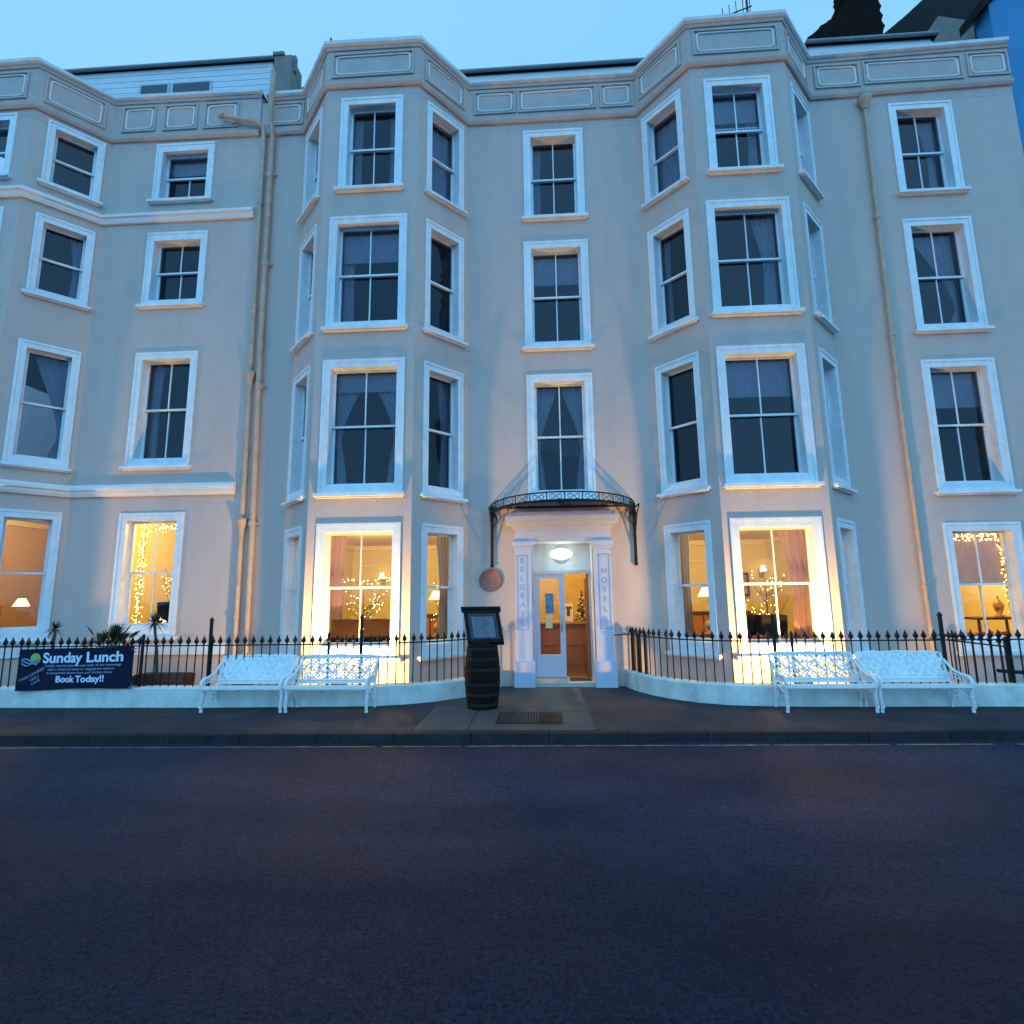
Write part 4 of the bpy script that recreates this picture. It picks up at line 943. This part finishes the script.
# ------------------------------------------------------------ benches
M_bench = mat('white_cast_metal', (.78, .80, .80), .4, var=.08, vscale=8)
def make_bench(open_pattern, seed):
    t = bpy.data.objects.new('bench', None); COL.objects.link(t); q_ = random.Random(seed)
    Wd = 1.17; hw = Wd / 2
    def bp(x, s): return (x, .40 + .12 * s, .365 + .36 * s)       # reclining back plane
    def crest(x): return .96 + .025 * math.cos(x / hw * PI / 2) + .012 * math.cos(x / hw * PI * 3)
    b = MB()
    pts = [bp(-hw + .015, .0), bp(-hw + .015, .5)] + [bp(-hw + .015 + (Wd - .03) * i / 20, crest(-hw + Wd * i / 20)) for i in range(21)] + [bp(hw - .015, .5), bp(hw - .015, 0)]
    b.tube(pts, .019, 7); b.tube([bp(-hw, .04), bp(hw, .04)], .018, 6)
    b.build('back_frame', M_bench, t)
    b = MB(); cols, rows = (9, 3) if open_pattern else (11, 4); dx_ = (Wd - .08) / cols; ds = .86 / rows
    tr = .0105 if open_pattern else .019
    for r_ in range(rows):
        for c in range(cols):
            x = -hw + .04 + dx_ * (c + (.28 if r_ % 2 else .72)); s0 = .07 + ds * (r_ + .5); rx, rs = dx_ * .5, ds * .46
            n_ = 5
            b.tube([bp(x + rx * (1 - .3 * abs(math.sin(q * PI / 8 * 2.5))) * math.cos(q * PI / 8), s0 + rs * (1 - .3 * abs(math.sin(q * PI / 8 * 2.5))) * math.sin(q * PI / 8)) for q in range(16)], tr, 4, closed=True)
            sg = 1 if (r_ + c) % 2 else -1    # leaf scroll inside and a vine to the next motif
            b.tube([bp(x - rx * .9, s0 - sg * rs * 1.1), bp(x - rx * .2, s0 - sg * rs * .3), bp(x + rx * .25, s0 + sg * rs * .35), bp(x + rx * .95, s0 + sg * rs * 1.15)], [tr, tr * 1.5, tr * 1.5, tr], 4)
            if not open_pattern or (r_ + c) % 3 == 0: b.tube([bp(x + rx * .8, s0 - sg * rs), bp(x, s0), bp(x - rx * .8, s0 + sg * rs)], tr, 4)
            if q_.random() < .5: b.tube([bp(x - rx, s0 + rs), bp(x, s0 + rs * 1.15), bp(x + rx, s0 + rs)], tr, 4)
    if not open_pattern:     # solid cartouche in the middle
        for k in range(5): b.tube([bp(-.16 + .04 * k, .18), bp(-.13 + .035 * k * 1.1, .5), bp(-.16 + .06 * k, .86)], .021, 5)
    b.build('back_panel', M_bench, t)
    b = MB()
    for i in range(5):
        y = .07 + .07 * i; b.box(-hw + .02, hw - .02, y - .014, y + .014, .295, .31)
    for i in range(9):
        x = -hw + .1 + i * (Wd - .2) / 8; b.box(x - .006, x + .006, .013, .39, .285, .2945)
    b.build('seat', M_bench, t)
    b = MB(); b.box(-hw, hw, -.02, .012, .315, .36); b.box(-hw, hw, .395, .42, .325, .37); b.build('seat_rim', M_bench, t)
    for sx in (-1, 1):
        x = sx * (hw - .012)
        b = MB(); b.tube([(x, .0, .34), (x, .04, .24), (x, .02, .10), (x, .03, .0)], [.022, .026, .016, .024], 7)
        for j in range(5): zc = .29 - .055 * j; b.tube([(x, .06 - .012 * j + .035 * math.cos(q * PI / 4), zc + .026 * math.sin(q * PI / 4)) for q in range(8)], .008, 5, closed=True)
        b.tube([(x, .11, .33), (x, .09, .2), (x, .03, .05)], .01, 5); b.build('leg', M_bench, t)
        b = MB(); b.tube([(x, .38, .34), (x, .35, .24), (x, .38, .10), (x, .40, .0)], [.022, .024, .016, .022], 7); b.tube([(x, .10, .24), (x, .22, .30), (x, .35, .24)], .012, 5)
        for j in range(3): b.tube([(x, .30 + .035 * math.cos(q * PI / 4), .28 - .06 * j + .026 * math.sin(q * PI / 4)) for q in range(8)], .008, 5, closed=True)
        b.build('leg', M_bench, t)
        b = MB(); b.tube([(x, -.01, .345), (x, -.015, .40), (x, .04, .45), (x, .16, .46), (x, .30, .50), (x, .455, .62)], [.018, .022, .022, .018, .018, .018], 7)
        for j in range(6): b.tube([(x, .05 + .062 * j + .028 * math.cos(q * PI / 4), .395 + .008 * j + .03 * math.sin(q * PI / 4)) for q in range(8)], .008, 5, closed=True)
        b.build('armrest', M_bench, t)
    return t
bA = make_bench(False, 1); bB = make_bench(True, 2)
bC = copy_tree(bB); bD = copy_tree(bA)
G_ = 'white ornate cast metal benches along the low wall'
for o, x, lab, rz in ((bA, -4.30, 'white cast metal bench, far left one with the dense back pattern', 0), (bB, -3.08, 'white bench with open pierced back, right one of the left pair', 0),
                  (bC, 3.74, 'white bench with open pierced back, left one of the right pair', 0), (bD, 4.95, 'white bench at the far right with the dense back pattern', 0)):
    o.location = (x, -2.13, .122); o.rotation_euler = (0, 0, rz); tag(o, lab, 'bench', G_)

# ------------------------------------------------------------ barrel and menu case
t = empty('wine_barrel', (-.93, -1.78, .124), 'dark wooden barrel standing left of the entrance under the menu case', 'barrel')
M_stave = mat('blackened_oak', (.016, .009, .007), .7, spec=.1, var=.5, vscale=3, stretch=(12, 12, 1), bump=.4)
def br(z): return .215 + .04 * math.sin(z / .88 * PI)
b = MB(); b.lathe([(br(z / 10 * .88), z / 10 * .88) for z in range(11)], n=26, smooth=False); b.build('staves', M_stave, t)
for z in (.06, .2, .34, .54, .68, .82):
    b = MB(); b.lathe([(br(z - .022) + .004, z - .022), (br(z + .022) + .004, z + .022), (br(z + .022) - .004, z + .022)], n=26); b.build('hoop', mat('dark_iron_hoop', (.020, .014, .012), .7, spec=.1), t)
t = empty('menu_case', (-.93, -1.78, .98), 'black tilted menu display case on top of the barrel', 'menu case')
Mt = Matrix.Rotation(R(4), 4, 'Z') @ Matrix.Rotation(R(-20), 4, 'X')
def tl(x, y, z): v = Mt @ Vector((x - .16 * z, y, z)); return (v.x + .05, v.y + .03, v.z + .03)
b = MB(); fr_ = [(-.25, -.25 + .05), (.25, .25)]
W2, H2 = .265, .50
b.box(-W2, W2, -.0, .10, 0, H2, tl); o = b.build('case_back', mat('case_black_wood', (.014, .009, .008), .7, spec=.12), t)
b = MB(); e = .055
b.box(-W2, -W2 + e, -.045, -.001, 0, H2, tl); b.box(W2 - e, W2, -.045, -.001, 0, H2, tl); b.box(-W2 + e, W2 - e, -.045, -.001, 0, e, tl); b.box(-W2 + e, W2 - e, -.045, -.001, H2 - e, H2, tl)
b.box(-W2 - .03, W2 + .03, -.07, .12, H2 + .001, H2 + .035, tl)
b.build('case_frame', bpy.data.materials['case_black_wood'], t)
b = MB(); b.box(-.16, .16, -.006, -.0015, .09, .40, tl); o = b.build('menu_sheet', mat('menu_paper', (.16, .17, .20), .5, col2=(.08, .09, .12), vscale=9), t)
b = MB()
for i in range(9): b.box(-.12, .12 - .05 * (i % 3), -.0085, -.0065, .37 - i * .03, .378 - i * .03, tl)
b.build('print', mat('menu_ink', (.05, .05, .06), .6), t)
b = MB(); b.quad(tl(-W2 + e, -.03, e), tl(W2 - e, -.03, e), tl(W2 - e, -.03, H2 - e), tl(-W2 + e, -.03, H2 - e)); b.build('cover_glass', glass_mat('case_glass', (.9, .9, .92), .0, .8), t)
b = MB(); b.box(-.12, .12, -.12, .12, -.0, .06); b.build('mount', bpy.data.materials['case_black_wood'], t)

# ------------------------------------------------------------ banner
t = empty('banner', (-7.07, -1.80, .69), 'dark blue Sunday Lunch banner tied to the left railing', 'banner')
M_ban = mat('navy_vinyl', (.006, .009, .032), .6, var=.4, vscale=2.5, spec=.15)
bw, bh = .885, .30
def bwave(x): return -.018 * math.sin(x * 5.1 + .6) - .008 * math.sin(x * 13)
def bz(x, v): return v * bh + .012 * math.sin(x * 4 + 1) * (v < 0) + .02 * x * .9
b = MB(); n = 40; vs = []
for v in (-1, 1):
    for i in range(n + 1): x = -bw + 2 * bw * i / n; vs.append((x, bwave(x), bz(x, v)))
for v in (-1, 1):
    for i in range(n + 1): x = -bw + 2 * bw * i / n; vs.append((x, bwave(x) + .004, bz(x, v)))
b.add(vs, [(i, i + 1, n + 2 + i, n + 1 + i) for i in range(n)] + [(2 * n + 2 + i + 1, 2 * n + 2 + i, 3 * n + 3 + i, 3 * n + 4 + i) for i in range(n)], True); b.build('sheet', M_ban, t)
M_txt = mat('pale_blue_print', (.55, .68, .85), .5)
M_txt2 = mat('dim_blue_print', (.30, .38, .55), .5)
def btext(body, size, x, z, mm=M_txt, rot=0, bold=0, sx=1, align='CENTER'):
    Mx = Matrix.Translation((x, -.012, z + .018 * x)) @ Matrix.Rotation(R(90), 4, 'X') @ Matrix.Rotation(R(1.0 + rot), 4, 'Z')
    o = text_obj('lettering', body, size, mm, Mx, parent=t, bold=bold, ext=.0005, sx=sx, align=align)
    for v in o.data.vertices: v.co.y += bwave(v.co.x) - .0
    return o
btext('Sunday Lunch', .205, .11, .155, bold=.006, sx=1.12)
btext('Freshly roasted joints served with all the trimmings', .052, .12, .045, M_txt2, sx=1.12)
btext('with a choice of meats or vegetarian options', .052, .10, -.008, M_txt2, sx=1.12)
btext('& homemade dessert from our kitchen menu', .052, .08, -.06, M_txt2, sx=1.08)
btext('Book Today!!', .13, .10, -.155, bold=.004, sx=1.08)
btext('TWO COURSES', .055, -.66, -.075, M_txt2, rot=28); btext('ONLY', .05, -.62, -.13, M_txt2, rot=28); btext('£16.95', .05, -.6, -.185, M_txt2, rot=28)
b = MB(); b.poly([(-.64 + .085 * math.cos(q * PI / 12), bwave(-.64) - .014, .14 + .085 * math.sin(q * PI / 12)) for q in range(24)]); b.build('logo_disc', mat('logo_green', (.24, .42, .08), .5), t)
b = MB()
for k in range(3): b.tube([(-.82 + .035 * j, bwave(-.8) - .018, .13 - k * .035 + .018 * math.sin(j * 1.1 + k)) for j in range(8)], .010, 5)
b.build('logo_wave', mat('logo_blue', (.12, .32, .55), .5), t)
b = MB()
for x, z in ((-bw, bh), (bw, bh), (-bw, -bh), (bw, -bh)): b.tube([(x * .985, -.01, z * .93), (x * 1.01, .13, z * .9)], .004, 4)
b.build('cord', M_txt2, t)

# ------------------------------------------------------------ plants
M_leaf = mat('dark_leaf', (.035, .055, .02), .5, var=.4, vscale=9)
M_leafr = mat('bronze_leaf', (.07, .045, .03), .5, var=.4, vscale=9)
M_trunk = mat('palm_trunk', (.10, .075, .05), .9, var=.4, vscale=20)
def cordyline(x, y, z, h, s, label, mm, n=46, seed=1, lean=0):
    rr = random.Random(seed); t = empty('cordyline', (x, y, z), label, 'plant')
    b = MB(); b.tube([(0, 0, 0), (lean * .3, 0, h * .5), (lean, 0, h)], [.028, .022, .02], 7); b.build('trunk', M_trunk, t)
    b = MB()
    for i in range(n):
        a = rr.uniform(0, 2 * PI); el = rr.uniform(-.45, 1.35); l = s * rr.uniform(.7, 1.1); wd = .016; pts = []
        for j in range(6):
            f = j / 5; r_ = l * f * math.cos(el); z_ = l * f * math.sin(el) - .35 * l * f * f; pts.append(Vector((lean + r_ * math.cos(a), r_ * math.sin(a), h + z_)))
        sd_ = Vector((-math.sin(a), math.cos(a), 0))
        vs = []
        for j, p in enumerate(pts): k = wd * (1 - j / 5) * (.5 + min(1, j * .8) * .5); vs += [p - sd_ * k, p + sd_ * k]
        b.add(vs, [(2 * j, 2 * j + 1, 2 * j + 3, 2 * j + 2) for j in range(5)])
    b.build('leaves', mm, t)
cordyline(-8.2, -1.0, .135, 1.10, .24, 'slim cordyline with a spiky head above the banner', M_leafr, 60, 1)
cordyline(-6.32, -1.05, .36, .96, .30, 'taller cordyline in a planter right of the banner', M_leafr, 70, 2, -.13)
t = empty('fan_palm', (-7.25, -1.0, .135), 'bushy fan palm rising behind the middle of the banner', 'palm')
rr = random.Random(5); b = MB()
for i in range(34):
    a = rr.uniform(0, 2 * PI); el = rr.uniform(.5, 1.4); l = rr.uniform(.55, .82); c = Vector((l * math.cos(el) * math.cos(a) * .7, l * math.cos(el) * math.sin(a) * .6, .42 + l * math.sin(el) * .8))
    b.tube([(0, 0, .25), c], .006, 4); dr = Vector((math.cos(a) * math.cos(el), math.sin(a) * math.cos(el), math.sin(el) * .8)).normalized(); sd_ = Vector((-math.sin(a), math.cos(a), 0)); 
    for k in range(13):
        an = (-1 + 2 * k / 12) * 1.25; d_2 = (dr * math.cos(an) + sd_ * math.sin(an)).normalized(); e = c + d_2 * .24; e.z -= .03; wv = d_2.cross(Vector((0, 0, 1)))
        if wv.length < .1: wv = sd_
        wv = wv.normalized() * .012; m2 = c + d_2 * .12
        b.add([c, m2 - wv, e, m2 + wv], [(0, 1, 2, 3)])
b.build('fronds', M_leaf, t)
b = MB(); b.tube([(0, 0, 0), (0, 0, .4)], [.08, .05], 8); b.build('trunk', M_trunk, t)
t = empty('planter', (-6.2, -1.05, .135), 'reddish planter trough behind the railing right of the banner', 'planter')
b = MB(); b.prism([(-.38, -.16, 0), (.38, -.16, 0), (.42, -.18, .36), (-.42, -.18, .36)], (0, .34, 0)); b.build('trough', mat('terracotta_trough', (.16, .045, .03), .8, var=.3), t)
b = MB(); b.box(-.39, .39, -.15, .13, .361, .375); b.build('soil', mat('soil', (.03, .02, .015), .95), t)
t = empty('planter', (-4.9, -1.0, .135), 'small terracotta pot behind the far left bench', 'planter')
b = MB(); b.lathe([(.12, 0), (.19, .3), (.21, .3), (.21, .36), (.17, .36)], n=18); b.build('pot', mat('terracotta', (.35, .15, .08), .8, var=.3), t)
b = MB(); rr = random.Random(8)
for i in range(60):
    a = rr.uniform(0, 6.28); r_ = rr.uniform(.03, .2); z = .36 + rr.uniform(0, .25); q = Vector((r_ * math.cos(a), r_ * math.sin(a), z)); e = q + Vector((rr.uniform(-.06, .06), rr.uniform(-.06, .06), rr.uniform(0, .08))); s_ = Vector((.02, rr.uniform(-.02, .02), 0)); b.add([q - s_, e, q + s_], [(0, 1, 2)])
b.build('foliage', M_leafr, t)

# ------------------------------------------------------------ street covers
t = empty('drain_grate', (-.24, -2.42, .126), 'rectangular iron grating set in the concrete before the door', 'drain cover')
b = MB(); b.box(-.42, .42, -.36, .30, -.01, .003); b.build('frame', mat('rusty_iron', (.028, .024, .022), .8, spec=.1, var=.4), t)
b = MB()
for i in range(14): x = -.37 + i * .036; b.box(x, x + .016, -.3, .24, .0035, .012)
b.build('grille', mat('worn_iron', (.06, .057, .055), .7, spec=.2, var=.3), t)
b = MB(); b.box(.15, .38, -.3, .24, .0035, .009); b.build('plate', bpy.data.materials['rusty_iron'], t)
t = empty('manhole_cover', (4.35, -4.95, .034), 'dark iron cover in the road at the right edge', 'manhole cover')
b = MB(); b.lathe([(.27, 0), (.27, .006), (.001, .006)], n=28); b.build('cover', mat('iron_cover', (.02, .02, .022), .5, bump=.5, bscale=40), t)
